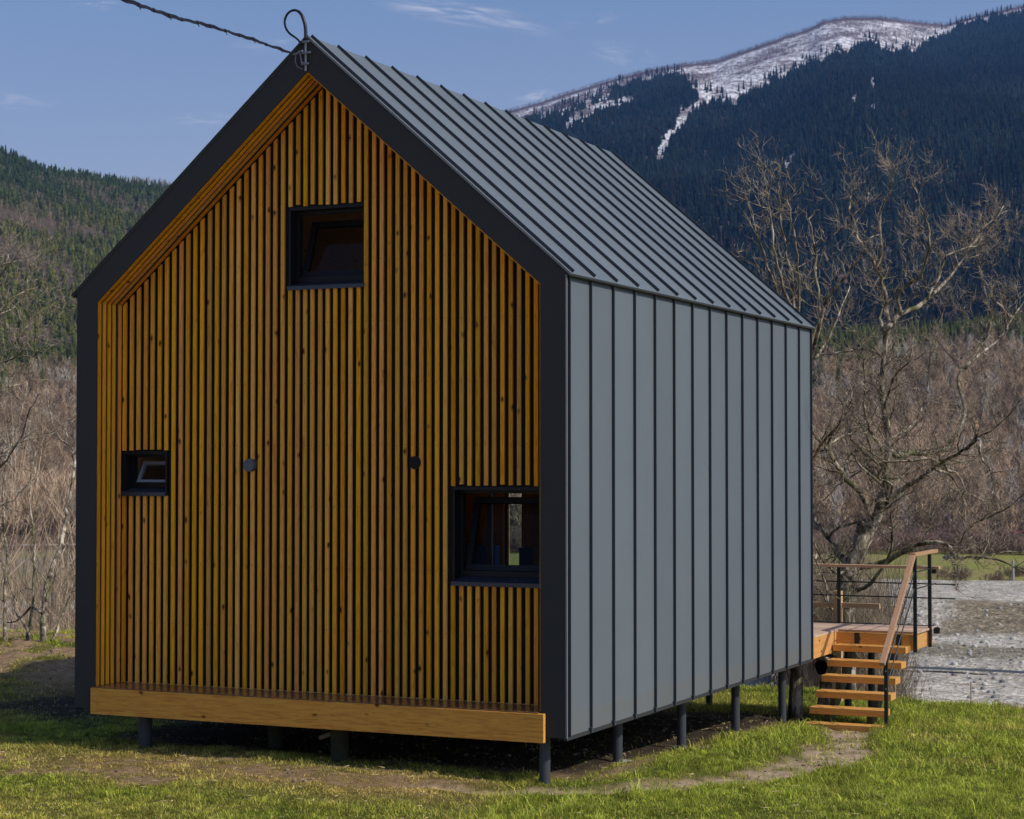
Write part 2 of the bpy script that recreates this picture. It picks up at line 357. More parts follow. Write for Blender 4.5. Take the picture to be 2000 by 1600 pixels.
def groundmat():
    m = mat('soil_and_turf', (.1,.1,.05), .95, 0, .1); t = NT(m)
    a = t.n('ShaderNodeAttribute', attribute_name='Col').outputs['Color']
    v = t.coord(); n1 = t.noise(v, 9, 6, .7); n2 = t.noise(v, 70, 4, .7)
    c = t.mix(1, a, t.ramp(n1, [(.3, (.62,.60,.58)), (.7, (1.35,1.3,1.25))]), 'MULTIPLY')
    c = t.mix(1, c, t.ramp(n2, [(.35, (.6,.6,.6)), (.65, (1.35,1.35,1.35))]), 'MULTIPLY')
    t.link(c, 'Base Color'); h = t.n('ShaderNodeMath', {0: n1, 1: n2}, operation='ADD').outputs[0]; t.bump(h, .9, .03); return m
def gridmesh(name, xs, ys, zf, material, colf=None, **k):
    X, Y = np.meshgrid(xs, ys, indexing='ij'); Z = zf(X, Y); V = np.stack([X, Y, Z], -1).reshape(-1, 3)
    nx, ny = X.shape; i = (np.arange(nx-1)[:, None]*ny + np.arange(ny-1)[None]).ravel()
    F = np.stack([i, i+ny, i+ny+1, i+1], 1)
    return npmesh(name, V, F, material, colf(X, Y).reshape(-1, 3) if colf else None, smooth=True, **k)
def gcol(x, y):
    d = dirtmask(x, y)[..., None]; q = drymask(x, y)[..., None]
    turf = np.array([.09,.115,.018])*(1-q) + np.array([.24,.18,.07])*q
    p = sstep(1.4, .5, pathdist(x, y))[..., None]
    soil = np.array([.36,.25,.15])*(1-p) + np.array([.52,.40,.28])*p
    und_shade = (sstep(-4.2,-3.2,x)*sstep(5.7,5.2,x)*sstep(.3,.9,y))[..., None]
    soil = soil*(1-und_shade) + np.array([.055,.042,.032])*und_shade  # soil blackened under and left of the cabin: shade painted into the ground
    bounce_ground = sstep(-4.8, -6.0, y+.8*(fbm(x, y, 1.2, 3, 8)-.5))[..., None]  # unseen pale ground behind the camera, added to bounce light onto the gable
    return (turf*(1-d)+soil*d)*(1-bounce_ground)+np.array([.56,.45,.31])*bounce_ground
xs = np.concatenate([np.linspace(-60,-14,24)[:-1], np.arange(-14, 12, .07), np.linspace(12, 60, 24)])
ys = np.concatenate([np.linspace(-40,-5,14)[:-1], np.arange(-5, 16, .07), np.linspace(16, 70, 50)])
def gzf(x, y):
    soilrough = dirtmask(x, y)*.035*(fbm(x, y, .16, 3, 21)-.5)
    clod = .16*(fbm(x, y, .35, 3, 22)-.5)*sstep(-1.5,-4,x)*sstep(3,6,y)*sstep(12,10,y)
    return gz(x, y)+soilrough+clod
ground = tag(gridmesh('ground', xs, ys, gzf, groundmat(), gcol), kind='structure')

# valley floor reaching the horizon, with the river gravel and the far meadow laid over it
def polar(name, th, rr, hf, material, colf=None, **k):
    """sheet in polar coordinates round the viewpoint's foot; th = bearing from the view axis"""
    T, Q = np.meshgrid(th, rr, indexing='ij'); a = T - YAW
    X = CAM.x + Q*np.sin(a); Y = CAM.y + Q*np.cos(a); Z = hf(T, Q, X, Y)
    V = np.stack([X, Y, Z], -1).reshape(-1, 3); nx, ny = X.shape
    i = (np.arange(nx-1)[:, None]*ny + np.arange(ny-1)[None]).ravel(); F = np.stack([i, i+1, i+ny+1, i+ny], 1)
    return npmesh(name, V, F, material, colf(T, Q, X, Y).reshape(-1, 3) if colf else None, smooth=True, **k)
def simple_noise_mat(name, stops, scale, rough=.95, bump=.5, dist=.1, scale2=None, off=(0,0,0), sc=(1,1,1)):
    m = mat(name, (.3,.3,.3), rough, 0, .1); t = NT(m); v = t.coord(sc, off=off)
    n = t.noise(v, scale, 8, .7); c = t.ramp(n, stops)
    if scale2: c = t.mix(1, c, t.ramp(t.noise(v, scale2, 4, .7), [(.35, (.55,.55,.55)), (.65, (1.3,1.3,1.3))]), 'MULTIPLY')
    t.link(c, 'Base Color'); t.bump(n, bump, dist); return m
M['valley'] = simple_noise_mat('valley_floor', [(.4, (.10,.085,.05)), (.6, (.09,.11,.04))], .02)
vf = polar('valley', np.linspace(-math.pi, math.pi, 97), np.array([20,60,150,400,1000,2500,6000,12000,16000.]), lambda T,Q,X,Y: -26.+0*Q, M['valley'])
tag(vf, kind='structure')
def gravelmat():
    m = mat('river_gravel', (.4,.4,.38), .9, 0, .2); t = NT(m)
    v = t.coord(); a = t.n('ShaderNodeAttribute', attribute_name='Col').outputs['Color']
    vo = t.n('ShaderNodeTexVoronoi', {'Vector': v, 'Scale': 1.9, 'Randomness': 1.}); vc = t.n('ShaderNodeSeparateColor', {0: vo.outputs['Color']}).outputs[0]
    c = t.mix(1, a, t.ramp(vc, [(.0, (.60,.60,.60)), (.6, (1.,1.,1.)), (1., (1.45,1.45,1.4))]), 'MULTIPLY')
    n = t.noise(v, .5, 6, .7); c = t.mix(1, c, t.ramp(n, [(.35, (.6,.58,.55)), (.65, (1.25,1.25,1.25))]), 'MULTIPLY')
    t.link(c, 'Base Color'); t.bump(vo.outputs['Distance'], .6, .25); return m
def rv_h(T, Q, X, Y):
    return -25 + .9*(fbm(X, Y, 28, 4, 3)-.5) + .5*(fbm(X, Y, 6, 3, 8)-.5) + 3.4*sstep(318, 345, Q+10*(fbm(X, Y, 40, 2, 5)-.5))*sstep(.02,.10,T) + 1.2*sstep(300,420,Q) - .9*np.exp(-((Q-262-14*np.sin(T*9))/4.5)**2)
def rv_c(T, Q, X, Y):
    g = np.ones(X.shape+(3,))*np.array([.50,.455,.385])
    n = fbm(X, Y, 30, 4, 6)[..., None]; g = g*(.75+.5*n)
    bankm = (sstep(318,326,Q)*sstep(352,345,Q)*sstep(.205,.22,T+.02*(fbm(X,Y,12,2,3)-.5)))[..., None]
    g = g*(1-.8*bankm)+np.array([.18,.135,.07])*.8*bankm
    sc_ = (sstep(.52,.62,fbm(X,Y*2.2,34,3,14))*sstep(270,300,Q)*sstep(326,318,Q))[..., None]; g = g*(1-.7*sc_)+np.array([.15,.125,.06])*.7*sc_
    return g
rb = polar('riverbed', np.linspace(-.42,.42,260), np.linspace(120, 400, 300), rv_h, gravelmat(), rv_c); tag(rb, kind='structure')
wm = mat('river_water', (.05,.065,.06), .25, 0, .3); t_ = NT(wm); t_.bump(t_.noise(t_.coord(), 1.2, 4), .5, .15)
# narrow side arm of the river between gravel bars
def wy(T): return 262+14*np.sin(T*9)
ths = np.linspace(-.42,.42,160); vv = []; 
for th_ in ths:
    for dq in (-1.7, 1.7):
        q_ = wy(th_)+dq; a_ = th_-YAW; vv.append((CAM.x+q_*math.sin(a_), CAM.y+q_*math.cos(a_), -25.35))
rw = npmesh('river', vv, [(2*i, 2*i+2, 2*i+3, 2*i+1) for i in range(len(ths)-1)], wm); tag(rw, kind='structure')
M['meadow'] = simple_noise_mat('meadow_grass', [(.35, (.28,.21,.10)), (.5, (.27,.255,.07)), (.62, (.22,.25,.05))], .05, scale2=.9)
_t = NT(M['meadow']); _bc = _t.b.inputs['Base Color'].links[0].from_socket; _t.link(_t.mix(_t.n('ShaderNodeAttribute', attribute_name='Col').outputs['Color'], _bc, (.26,.215,.155)), 'Base Color')
md = polar('meadow', np.linspace(-.42,.42,120), np.linspace(392, 700, 60), lambda T,Q,X,Y: np.interp(Q, [392,396,700], [-24.4,-22.6,-21.5])+.8*(fbm(X,Y,30,3)-.5), M['meadow'], lambda T,Q,X,Y: np.repeat(sstep(.0, -.10, T + .06*(fbm(X,Y,40,3,5)-.5))[..., None]*(.55+.45*sstep(.4,.6,fbm(X,Y*2,26,3,9))[..., None]), 3, -1)); tag(md, kind='structure')

# ------------------------------------------------------------------ hills and mountain
def uof(T): return 1000 + FPX*np.tan(T)
def h_for(T, Q, v):
    """height of a point at distance Q and bearing T that is seen at row v"""
    return CAM.z + Q*(905.8-v)/FPX*np.cos(T)
def vrow(T, Q, Z): return 905.8 - (Z-CAM.z)/(Q*np.cos(T))*FPX
RIDGE = np.array([(-2500,520),(-900,470),(0,420),(300,400),(600,330),(800,268),(900,240),(975,219),(1000,213),(1060,196),(1120,176),(1200,152),(1270,134),(1330,124),(1400,116),(1480,88),(1540,66),(1580,54),(1612,38),(1650,31),(1720,30),(1780,38),(1850,44),(1900,30),(2000,7),(2200,-50),(2600,-110),(3300,-60),(4500,100)])
TREEL = np.array([(-2500,560),(0,440),(600,355),(900,266),(975,242),(1040,232),(1100,216),(1160,190),(1220,163),(1290,148),(1335,143),(1350,165),(1375,185),(1400,192),(1440,182),(1500,160),(1560,128),(1600,112),(1650,92),(1700,80),(1740,92),(1790,98),(1820,72),(1850,58),(1900,36),(1960,20),(2000,18),(2200,-44),(2600,-104),(4500,110)])
R0, R1 = 1500., 7400.
def mt_h(T, Q, X=None, Y=None):
    if X is None: X = CAM.x+Q*np.sin(T-YAW); Y = CAM.y+Q*np.cos(T-YAW)
    vr = np.interp(uof(T), RIDGE[:,0], RIDGE[:,1]); H = h_for(T, R1, vr)
    s = np.clip((Q-R0)/(R1-R0), 0, 1); z = -26 + (H+26)*s**1.05
    amp = np.sin(np.pi*np.clip(s, 0, 1))
    z = z + amp*(240*(fbm(X+.3*Y, Y*.35, 900, 4, 2)-.5))
    return np.where(Q > R1, H-(Q-R1)*.45, z)
def seg(u, v, pts, wd):
    d = np.full(np.shape(u), 1e9)
    for (ax, ay), (bx, by) in zip(pts[:-1], pts[1:]):
        t = np.clip(((u-ax)*(bx-ax)+(v-ay)*(by-ay))/((bx-ax)**2+(by-ay)**2), 0, 1); d = np.minimum(d, np.hypot(u-ax-t*(bx-ax), v-ay-t*(by-ay)))
    return d < wd
def snowmask(T, Q, Z, dv=0):
    u = uof(T); v = vrow(T, Q, Z) - dv; j = 9*(fbm(u, v, 14, 3, 31)-.5)
    m = v < np.interp(u, TREEL[:,0], TREEL[:,1]) + 2.2*j
    for pts, wd in [([(1385,185),(1345,215),(1330,232)],5),([(1335,215),(1328,245)],7),([(1318,248),(1302,275)],7),([(1300,268),(1287,312)],7),
                    ([(1110,242),(1128,222)],7),([(1135,222),(1165,208),(1232,192)],8),([(1435,195),(1440,165)],7),([(1415,195),(1411,170)],4),([(1537,318),(1553,300)],6),
                    ([(1708,150),(1707,168)],4),([(1708,203),(1708,207)],4),([(1670,190),(1676,184)],4),([(1505,346),(1506,348)],4),([(1700,378),(1700,392)],4),([(1352,260),(1353,262)],2)]:
        m = m | seg(u+j*.8, v+j*.8, pts, wd)
    return m
def mtmat():
    m = mat('snow_and_rock', (.7,.7,.72), .85, 0, .1); t = NT(m)
    a = t.n('ShaderNodeAttribute', attribute_name='Col').outputs['Color']; gr_ = t.n('ShaderNodeMapping', {'Vector': t.coord((1,1,1)), 'Rotation': (0,0,-YAW)}).outputs[0]; gr_ = t.n('ShaderNodeMapping', {'Vector': gr_, 'Scale': (1,.22,0)}).outputs[0]; n = t.noise(gr_, .012, 5, .8)
    n2 = t.noise(gr_, .062, 4, .8, .6)
    c = t.mix(t.ramp(n, [(.48,(0,0,0)),(.58,(.8,.8,.8))]), a, (.17,.12,.11)); 
    c = t.mix(t.ramp(n2, [(.48,(0,0,0)),(.56,(.85,.85,.85))]), c, (.13,.085,.085)); t.link(c, 'Base Color'); return m
def mt_c(T, Q, X, Y):
    Z = mt_h(T, Q, X, Y); s = (snowmask(T, Q, Z) | snowmask(T, Q, Z, 8))[..., None]
    vr = vrow(T, Q, Z) - np.interp(uof(T), RIDGE[:,0], RIDGE[:,1]); br = sstep(9, 3, vr)[..., None]
    c = np.where(s, np.array([.92,.92,.94]), np.array([.035,.04,.035])); return c*(1-br)+np.array([.17,.12,.11])*br
th = np.concatenate([np.linspace(-.75,-.3,30)[:-1], np.linspace(-.3,.30,520), np.linspace(.30,.75,30)[1:]])
rr = np.concatenate([np.linspace(R0,4200,60)[:-1], np.linspace(4200,R1,330), np.linspace(R1+60,9500,8)])
mt = polar('mountain', th, rr, mt_h, mtmat(), mt_c); tag(mt, kind='structure')

# left hill
LR = np.array([(-3000,200),(-900,60),(-300,180),(-100,250),(0,287),(30,300),(60,318),(120,330),(160,335),(200,343),(260,350),(320,357),(420,375),(700,430),(1000,540),(1400,640),(1800,700),(4000,760)])
L0, L1 = 1250., 3600.
def lh_h(T, Q, X=None, Y=None):
    if X is None: X = CAM.x+Q*np.sin(T-YAW); Y = CAM.y+Q*np.cos(T-YAW)
    H = h_for(T, L1, np.interp(uof(T), LR[:,0], LR[:,1])+6); s = np.clip((Q-L0)/(L1-L0), 0, 1); z = -22+(H+22)*s
    z = z + 60*np.sin(np.pi*s)*(fbm(X, Y, 420, 4, 6)-.5)
    return np.where(Q > L1, H-(Q-L1)*.5, z)
M['forestfloor'] = simple_noise_mat('forest_floor', [(.35,(.055,.045,.03)),(.65,(.12,.085,.06))], .05)
lh = polar('hill', np.linspace(-.75,.3,200), np.concatenate([np.linspace(L0,L1,120), [3900,4500]]), lh_h, M['forestfloor']); tag(lh, kind='structure')
# low wooded terrace across the valley
NR = np.array([(-3000,700),(0,700),(400,690),(900,680),(1500,668),(1700,662),(2000,640),(2300,610),(2700,560),(4000,500)])
N0, N1 = 560., 1400.
def nh_h(T, Q, X=None, Y=None):
    if X is None: X = CAM.x+Q*np.sin(T-YAW); Y = CAM.y+Q*np.cos(T-YAW)
    H = h_for(T, N1, np.interp(uof(T), NR[:,0], NR[:,1])+18); s = np.clip((Q-N0)/(N1-N0), 0, 1)
    z = -22.4+(H+22.4)*(.25*s+.75*s*s*(3-2*s)) + 16*np.sin(np.pi*s)*(fbm(X, Y, 160, 4, 16)-.5)
    return np.where(Q > N1, H-(Q-N1)*.3, z)
nh = polar('hillside', np.linspace(-.75,.75,240), np.concatenate([np.linspace(N0,N1,110), [1500,1700]]), nh_h, M['forestfloor']); tag(nh, kind='structure')

M['road'] = simple_noise_mat('pale_road', [(.35, (.42,.38,.33)), (.65, (.58,.54,.48))], .3)
rd = polar('dirt_road', np.linspace(-.42, -.12, 60), np.linspace(583, 612, 4), lambda T,Q,X,Y: -21.0+0*Q, M['road']); tag(rd, kind='structure')

# ------------------------------------------------------------------ forests (each one uncountable mass)
def conifer_proto(tiers=2, sides=5):
    V = []; F = []
    for k in range(tiers):
        z0 = .04+.86*k/tiers*.9; z1 = 1. if k == tiers-1 else z0+1.15/tiers; r = .5*(1-k/tiers*.8); n = len(V)
        for j in range(sides):
            a = 2*math.pi*(j+.5*k)/sides; V.append((r*math.cos(a), r*math.sin(a), z0+.03*(j % 2)))
        V.append((0, 0, z1)); F += [(n+j, n+(j+1) % sides, n+sides) for j in range(sides)]
    return np.array(V), np.array(F)
def bare_proto(nb, seed, thin=1.):
    """thin tapering blades fanning from a stem: a leafless crown seen from afar"""
    g = np.random.default_rng(seed); V = []; F = []
    def blade(a, b, wd):
        wd *= thin
        a = np.array(a); b = np.array(b); d = b-a; s = np.cross(d, g.normal(size=3)); s /= np.linalg.norm(s)+1e-9
        n = len(V); V.extend([a-s*wd, a+s*wd, b]); F.append((n, n+1, n+2))
    blade((0,0,0),(g.normal()*.03,g.normal()*.03,.97),.016); blade((0,0,0),(.01,0,.8),.016)
    for i in range(nb):
        z = .18+.62*g.random(); a = g.random()*6.28; l = (.18+.3*g.random())*(1.15-z); b0 = np.array([0,0,z])
        e = b0+np.array([math.cos(a)*l, math.sin(a)*l, .12+.22*g.random()]); blade(b0, e, .010)
        for q in range(3):
            m_ = b0+(e-b0)*(.4+.5*g.random()); blade(m_, m_+np.array([g.normal()*.09, g.normal()*.09, .08+.12*g.random()]), .008)
    return np.array(V), np.array(F)
def scatter(name, protos, P, H, Wd, colr, material, label, cat):
    Vs, Fs, Cs = [], [], []; n0 = 0; which = rng.integers(0, len(protos), len(P))
    for k, (pv, pf) in enumerate(protos):
        idx = np.where(which == k)[0]
        if not len(idx): continue
        a = rng.random(len(idx))*6.283; c, s = np.cos(a), np.sin(a)
        x = pv[None,:,0]*c[:,None]-pv[None,:,1]*s[:,None]; y = pv[None,:,0]*s[:,None]+pv[None,:,1]*c[:,None]
        V = np.stack([x*Wd[idx][:,None], y*Wd[idx][:,None], np.broadcast_to(pv[None,:,2], x.shape)*H[idx][:,None]], -1) + P[idx][:,None,:]
        F = pf[None]+(np.arange(len(idx))*len(pv))[:,None,None]+n0; n0 += len(idx)*len(pv)
        Vs.append(V.reshape(-1,3)); Fs.append(F.reshape(-1,3)); Cs.append(np.repeat(colr[idx], len(pv), 0))
    o = npmesh(name, np.concatenate(Vs), np.concatenate(Fs), material, np.concatenate(Cs)); tag(o, label, cat, kind='stuff'); return o
def polar_points(n, t0, t1, r0, r1, hf):
    T = rng.uniform(t0, t1, n); Q = np.sqrt(rng.uniform(r0*r0, r1*r1, n)); Z = hf(T, Q)
    return T, Q, np.stack([CAM.x+Q*np.sin(T-YAW), CAM.y+Q*np.cos(T-YAW), Z], 1)
cp = [conifer_proto(2, 5), conifer_proto(3, 5), conifer_proto(2, 6)]
# dark mountain conifers
T, Q, P = polar_points(85000, -.09, .34, 1900, R1, mt_h); v = vrow(T, Q, P[:,2]); k = ((~snowmask(T, Q, P[:,2], 9) & ~snowmask(T, Q, P[:,2])) | ((rng.random(len(T)) < .035) & (v > np.interp(uof(T), TREEL[:,0], TREEL[:,1])-14))) & (v < 720)
T, Q, P = T[k], Q[k], P[k]; n = len(P); b = rng.uniform(.35, 1.6, n)*(.3+1.4*fbm(P[:,0], P[:,1], 260, 4, 1))
scatter('mountain_forest', cp, P-[0,0,1], rng.uniform(14,32,n), rng.uniform(7,12,n), np.array([.010,.016,.013])*b[:,None]+np.array([.012,.004,0])*(rng.random(n) < .12)[:,None], M['conifer'], 'dark blue-green conifer forest covering the mountainside below the snow', 'forest')
# leafless beech fuzz on the snowy top
bp = [bare_proto(7, s) for s in range(3)]
T, Q, P = polar_points(30000, -.02, .30, 5200, R1+20, mt_h); sm = snowmask(T, Q, P[:,2]); 
k = sm & (fbm(P[:,0], P[:,1], 110, 4, 41)+.18*rng.random(len(P)) > .64) | (sm & (Q > R1-90))
P = P[k]; n = len(P)
scatter('bare_mountain_woods', bp, P-[0,0,1], rng.uniform(10,17,n), rng.uniform(14,22,n), np.array([.20,.14,.13])*rng.uniform(.6,1.3,n)[:,None], M['bare'], 'leafless brown woods speckling the snowy mountain top', 'woods')
# mixed wood on the left hill
T, Q, P = polar_points(26000, -.42, .02, 1300, L1+10, lh_h); v = vrow(T, Q, P[:,2]); mixn = fbm(P[:,0], P[:,1], 170, 4, 51)
con = (mixn + .22*(rng.random(len(P))-.5) - .10*sstep(440,330,v) < .575)
Pc = P[con]; n = len(Pc); b = rng.uniform(.5,1.5,n); yl = (rng.random(n)*sstep(350,460,v[con]))[:,None]
scatter('hill_forest', cp, Pc-[0,0,1], rng.uniform(9,18,n), rng.uniform(5.5,9,n), (np.array([.034,.048,.016])*(1-yl)+np.array([.10,.10,.020])*yl)*b[:,None], M['conifer'], 'green conifer wood on the hill left of the cabin', 'forest')
Pb = P[~con]; n = len(Pb)
bp2 = [bare_proto(14, s+10) for s in range(3)]
scatter('bare_hill_woods', bp2, Pb-[0,0,1], rng.uniform(10,17,n), rng.uniform(11,17,n), np.array([.27,.21,.14])*rng.uniform(.6,1.4,n)[:,None], M['bare'], 'leafless grey-brown trees mixed among conifers on the left hill', 'woods')
# terrace: bare trees below, conifers along its top
T, Q, P = polar_points(9000, -.36, .36, 600, N1+30, nh_h); u = uof(T)
top = Q > 1090+150*(fbm(u, Q, 120, 2, 61)-.5) + 100*sstep(1500,2000,u) + rng.normal(0, 45, len(P)) - 420*(rng.random(len(P)) < .012)
n = int(top.sum()); b = rng.uniform(.6,1.4,n)
scatter('terrace_conifers', cp, P[top]-[0,0,1], rng.uniform(11,19,n), rng.uniform(5,8,n), np.array([.045,.055,.018])*b[:,None], M['conifer'], 'strip of olive green conifers along the top of the terrace across the valley', 'forest')
Pb = P[~top]; n = len(Pb); bp3 = [bare_proto(34, s+30) for s in range(5)]
T2, Q2, P2 = polar_points(2600, -.30, .34, 575, 1150, nh_h); P2 = P2[(T2 > -.15) | (Q2 > 618)]; Pb = Pb[np.hypot(Pb[:,0]-CAM.x, Pb[:,1]-CAM.y) > np.where(Pb[:,0] < -230, 618, 0)]; T3_, Q3_, P3_ = polar_points(500, -.30, -.12, 618, 700, nh_h); Pb = np.concatenate([Pb, P3_]); Pb = np.concatenate([Pb, P2]); n = len(Pb)
colb = np.array([.40,.29,.19])*(rng.uniform(.45,1.5,n)*(.45+1.1*fbm(Pb[:,0], Pb[:,1], 60, 4, 88)))[:,None]; pale = rng.random(n) < .12; colb[pale] = np.array([.52,.46,.38])
scatter('bare_terrace_woods', bp3, Pb-[0,0,.5], rng.uniform(9,17,n), rng.uniform(9,14,n), colb, M['bare'], 'leafless brown woods filling the slope beyond the river', 'woods')
# reddish brushwood at the far meadow's edge
T, Q, P = polar_points(5000, -.34, .34, 545, 600, lambda T, Q: -22.3+0*T); P = P[(T > -.12) | (rng.random(len(T)) < .06)]; n = len(P)
scatter('meadow_brush', bp3, P, rng.uniform(2.5,6,n), rng.uniform(5,9,n), np.array([.28,.19,.145])*rng.uniform(.6,1.3,n)[:,None], M['bare'], 'low reddish brushwood along the far side of the meadow', 'brush')

# ------------------------------------------------------------------ the cabin
W, H, L, SL = 5.6, 4.35, 8.12, .871; AX = W/2; AZ = H+SL*AX; FW = .258; DZ = .33; REC = .42
def zo(x): return H+SL*min(x, W-x)
def zi(x): return zo(x)-DZ
cabin = empty('gable_cabin'); tag(cabin, 'dark metal gable cabin on piles with vertical wooden slats and three small windows', 'cabin')
# front frame: outer outline minus inner outline
mb = MB(); e = .003
out = [(e,0),(e,H),(AX,AZ-e),(W-e,H),(W-e,0)]; inn = [(FW,0),(FW,zi(FW)),(AX,zi(AX)),(W-FW,zi(FW)),(W-FW,0)]
for i in range(4):
    a, b_, c, d = out[i], out[i+1], inn[i+1], inn[i]; n0 = len(mb.v)
    mb.v += [(a[0],-.004,a[1]),(b_[0],-.004,b_[1]),(c[0],-.004,c[1]),(d[0],-.004,d[1]),(a[0],REC,a[1]),(b_[0],REC,b_[1]),(c[0],REC,c[1]),(d[0],REC,d[1])]
    for q in ((0,1,2,3),(7,6,5,4),(0,4,5,1),(3,2,6,7)): mb.f.append(tuple(n0+j for j in q)); mb.m.append(0)
for x0, x1 in ((e, FW), (W-FW, W-e)):
    n0 = len(mb.v); mb.v += [(x0,-.004,0),(x1,-.004,0),(x1,REC,0),(x0,REC,0)]; mb.f.append((n0,n0+1,n0+2,n0+3)); mb.m.append(0)
mb.build('front_frame', M['frame'], cabin)
# side walls and roof with standing seams
SEAM = [.055] + [L*i/14 for i in range(1, 14)] + [L-.03]
def wallpart(name, x0, s):
    """x0 = plane of the outer face, s = outward direction"""
    mb = MB(); a, b_ = sorted((x0, x0-s*.02)); ys_ = [.002]+[L*i/14 for i in range(1, 14)]+[L]
    for y0_, y1_ in zip(ys_[:-1], ys_[1:]): mb.box(a, b_, y0_+.0006, y1_-.0006, .012, H-.0)
    for i, y in enumerate(SEAM):
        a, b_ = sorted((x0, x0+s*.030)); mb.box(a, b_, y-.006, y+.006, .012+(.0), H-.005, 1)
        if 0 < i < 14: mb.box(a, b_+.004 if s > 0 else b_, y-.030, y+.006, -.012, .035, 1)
    for i in range(14):     # the pans sit very slightly out of plane with each other
        pass
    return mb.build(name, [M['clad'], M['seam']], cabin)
wallpart('side_wall', W, 1); wallpart('side_wall', 0, -1)
mb = MB(); mb.box(W-.02, W+.012, .0, L, -.022, .010); mb.build('drip_edge', M['frame'], cabin)
mb = MB(); mb.box(-.012, .02, .0, L, -.022, .010); mb.build('drip_edge', M['frame'], cabin)
mb = MB(); mb.box(W+.001, W+.016, -.010, .006, .0, H-.03); mb.build('corner_trim', M['trim'], cabin)
OV = .048
for s, nm in ((1, 'roof_slope'), (-1, 'roof_slope')):
    mb = MB(); ex = AX+s*(AX+OV); ez = H-SL*OV; nv = Vector((s*SL, 0, 1)).normalized()
    def rp(t, y, h): # t: 0 ridge .. 1 eave
        p = Vector((AX+(ex-AX)*t, y, AZ+(ez-AZ)*t)) + nv*h; return tuple(p)
    def slab(y0, y1, h0, h1, t0, t1, m=0):
        n0 = len(mb.v); mb.v += [rp(t0,y0,h0), rp(t1,y0,h0), rp(t1,y1,h0), rp(t0,y1,h0), rp(t0,y0,h1), rp(t1,y0,h1), rp(t1,y1,h1), rp(t0,y1,h1)]
        for q in ((0,3,2,1),(4,5,6,7),(0,1,5,4),(1,2,6,5),(2,3,7,6),(3,0,4,7)): mb.f.append(tuple(n0+i for i in q)); mb.m.append(m)
    ys_ = [-.012]+[L*i/14 for i in range(1, 14)]+[L+.012]
    for y0_, y1_ in zip(ys_[:-1], ys_[1:]): slab(y0_+.0006, y1_-.0006, .004, .024, 0, 1)
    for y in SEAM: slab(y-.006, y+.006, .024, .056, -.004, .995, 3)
    slab(-.020, -.012, .008, .028, 0, 1.0, 1 if s > 0 else 2)     # rake drip edge: sunlit side painted bright, shaded side painted dark
    slab(-.012, L+.012, -.008, .004, .985, 1.0, 2)      # eave drip
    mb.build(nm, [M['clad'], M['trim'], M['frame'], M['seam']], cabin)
mb = MB(); mb.prism([(AX-.10, AZ-.055), (AX, AZ+.036), (AX+.10, AZ-.055), (AX, AZ+.020)], .0, L); mb.build('ridge_cap', M['clad'], cabin)
# back wall with glazed slit and added openings for light, floor, inner lining
BY = L-.20
FILL_DOOR = (2.3, 4.9, .25, 2.35); SLIT = (1.255, 1.545, .25, 2.30); FILL_UPW = (.9, 4.7, 3.05, 4.75)  # unseen door and upper window added to let light into the rooms
def wall_with_holes(mb, x0, x1, ztop, y0, y1, holes, zbot=0., m=0):
    """vertical strips between all hole edges; each strip cut by the holes it crosses"""
    ex_ = sorted(set([x0, x1, AX] + [h[0] for h in holes] + [h[1] for h in holes]))
    for a, b_ in zip(ex_[:-1], ex_[1:]):
        if b_-a < 1e-6: continue
        cuts = sorted([(h[2], h[3]) for h in holes if h[0] <= a+1e-6 and h[1] >= b_-1e-6]); z = zbot
        for c0, c1 in cuts: mb.box(a, b_, y0, y1, z, c0, m); z = c1
        mb.prism([(a, z), (b_, z), (b_, ztop(b_)), (a, ztop(a))], y0, y1, m)
mb = MB(); wall_with_holes(mb, .03, W-.03, lambda x: zo(x)-.03, BY, L-.001, [FILL_DOOR, SLIT, FILL_UPW]); mb.build('back_wall', M['slat'], cabin)
for o_ in (FILL_DOOR, FILL_UPW, SLIT):
    mb = MB(); x0, x1, z0, z1 = o_; mb.box(x0, x1, BY+.05, BY+.11, z0, z0+.07); mb.box(x0, x1, BY+.05, BY+.11, z1-.07, z1)
    for xx in ((x0, (x0+x1)/2-.04, x1-.07) if x1-x0 > 1 else (x0-.035, x1-.035)): mb.box(xx, xx+.07, BY+.05, BY+.11, z0+.07, z1-.07)
    wf = mb.build('slit_or_fill_glazing', M['win'], cabin); mb = MB(); mb.box(x0+.02, x1-.02, BY+.075, BY+.083, z0+.02, z1-.02); mb.build('pane', M['glass'], wf)
mb = MB(); mb.box(.03, W-.03, .46, BY, .02, .24); mb.build('floor', M['ply'], cabin)
mb = MB()   # inner lining: plywood walls and sloping ceiling
mb.box(.24, .26, .60, BY, .24, zi(.26)); mb.box(W-.26, W-.24, .60, BY, .24, zi(.26))
for s in (1, -1):
    a = AX+s*(AX-.26); mb.prism([(AX, zi(AX)), (a, zi(.26)), (a, zi(.26)+.03), (AX, zi(AX)+.03)], .60, BY)
mb.box(.26, 4.0, 3.4, BY, 2.75, 2.9)          # loft floor
mb.box(3.05, 3.2, 4.9, 5.0, .24, 2.75)
mb.build('interior_lining', M['ply'], cabin)
mb = MB(); mb.box(.35, 1.22, 7.72, 7.88, .24, 1.42); mb.build('sofa', M['blue'], cabin)
mb = MB(); mb.box(1.585, 2.25, 7.72, 7.88, .24, 1.40); mb.build('sofa', M['blue'], cabin)
mb = MB(); mb.box(1.17, 1.25, 7.55, 7.60, .24, 2.6); mb.build('curtain_pole', M['winlight'], cabin)
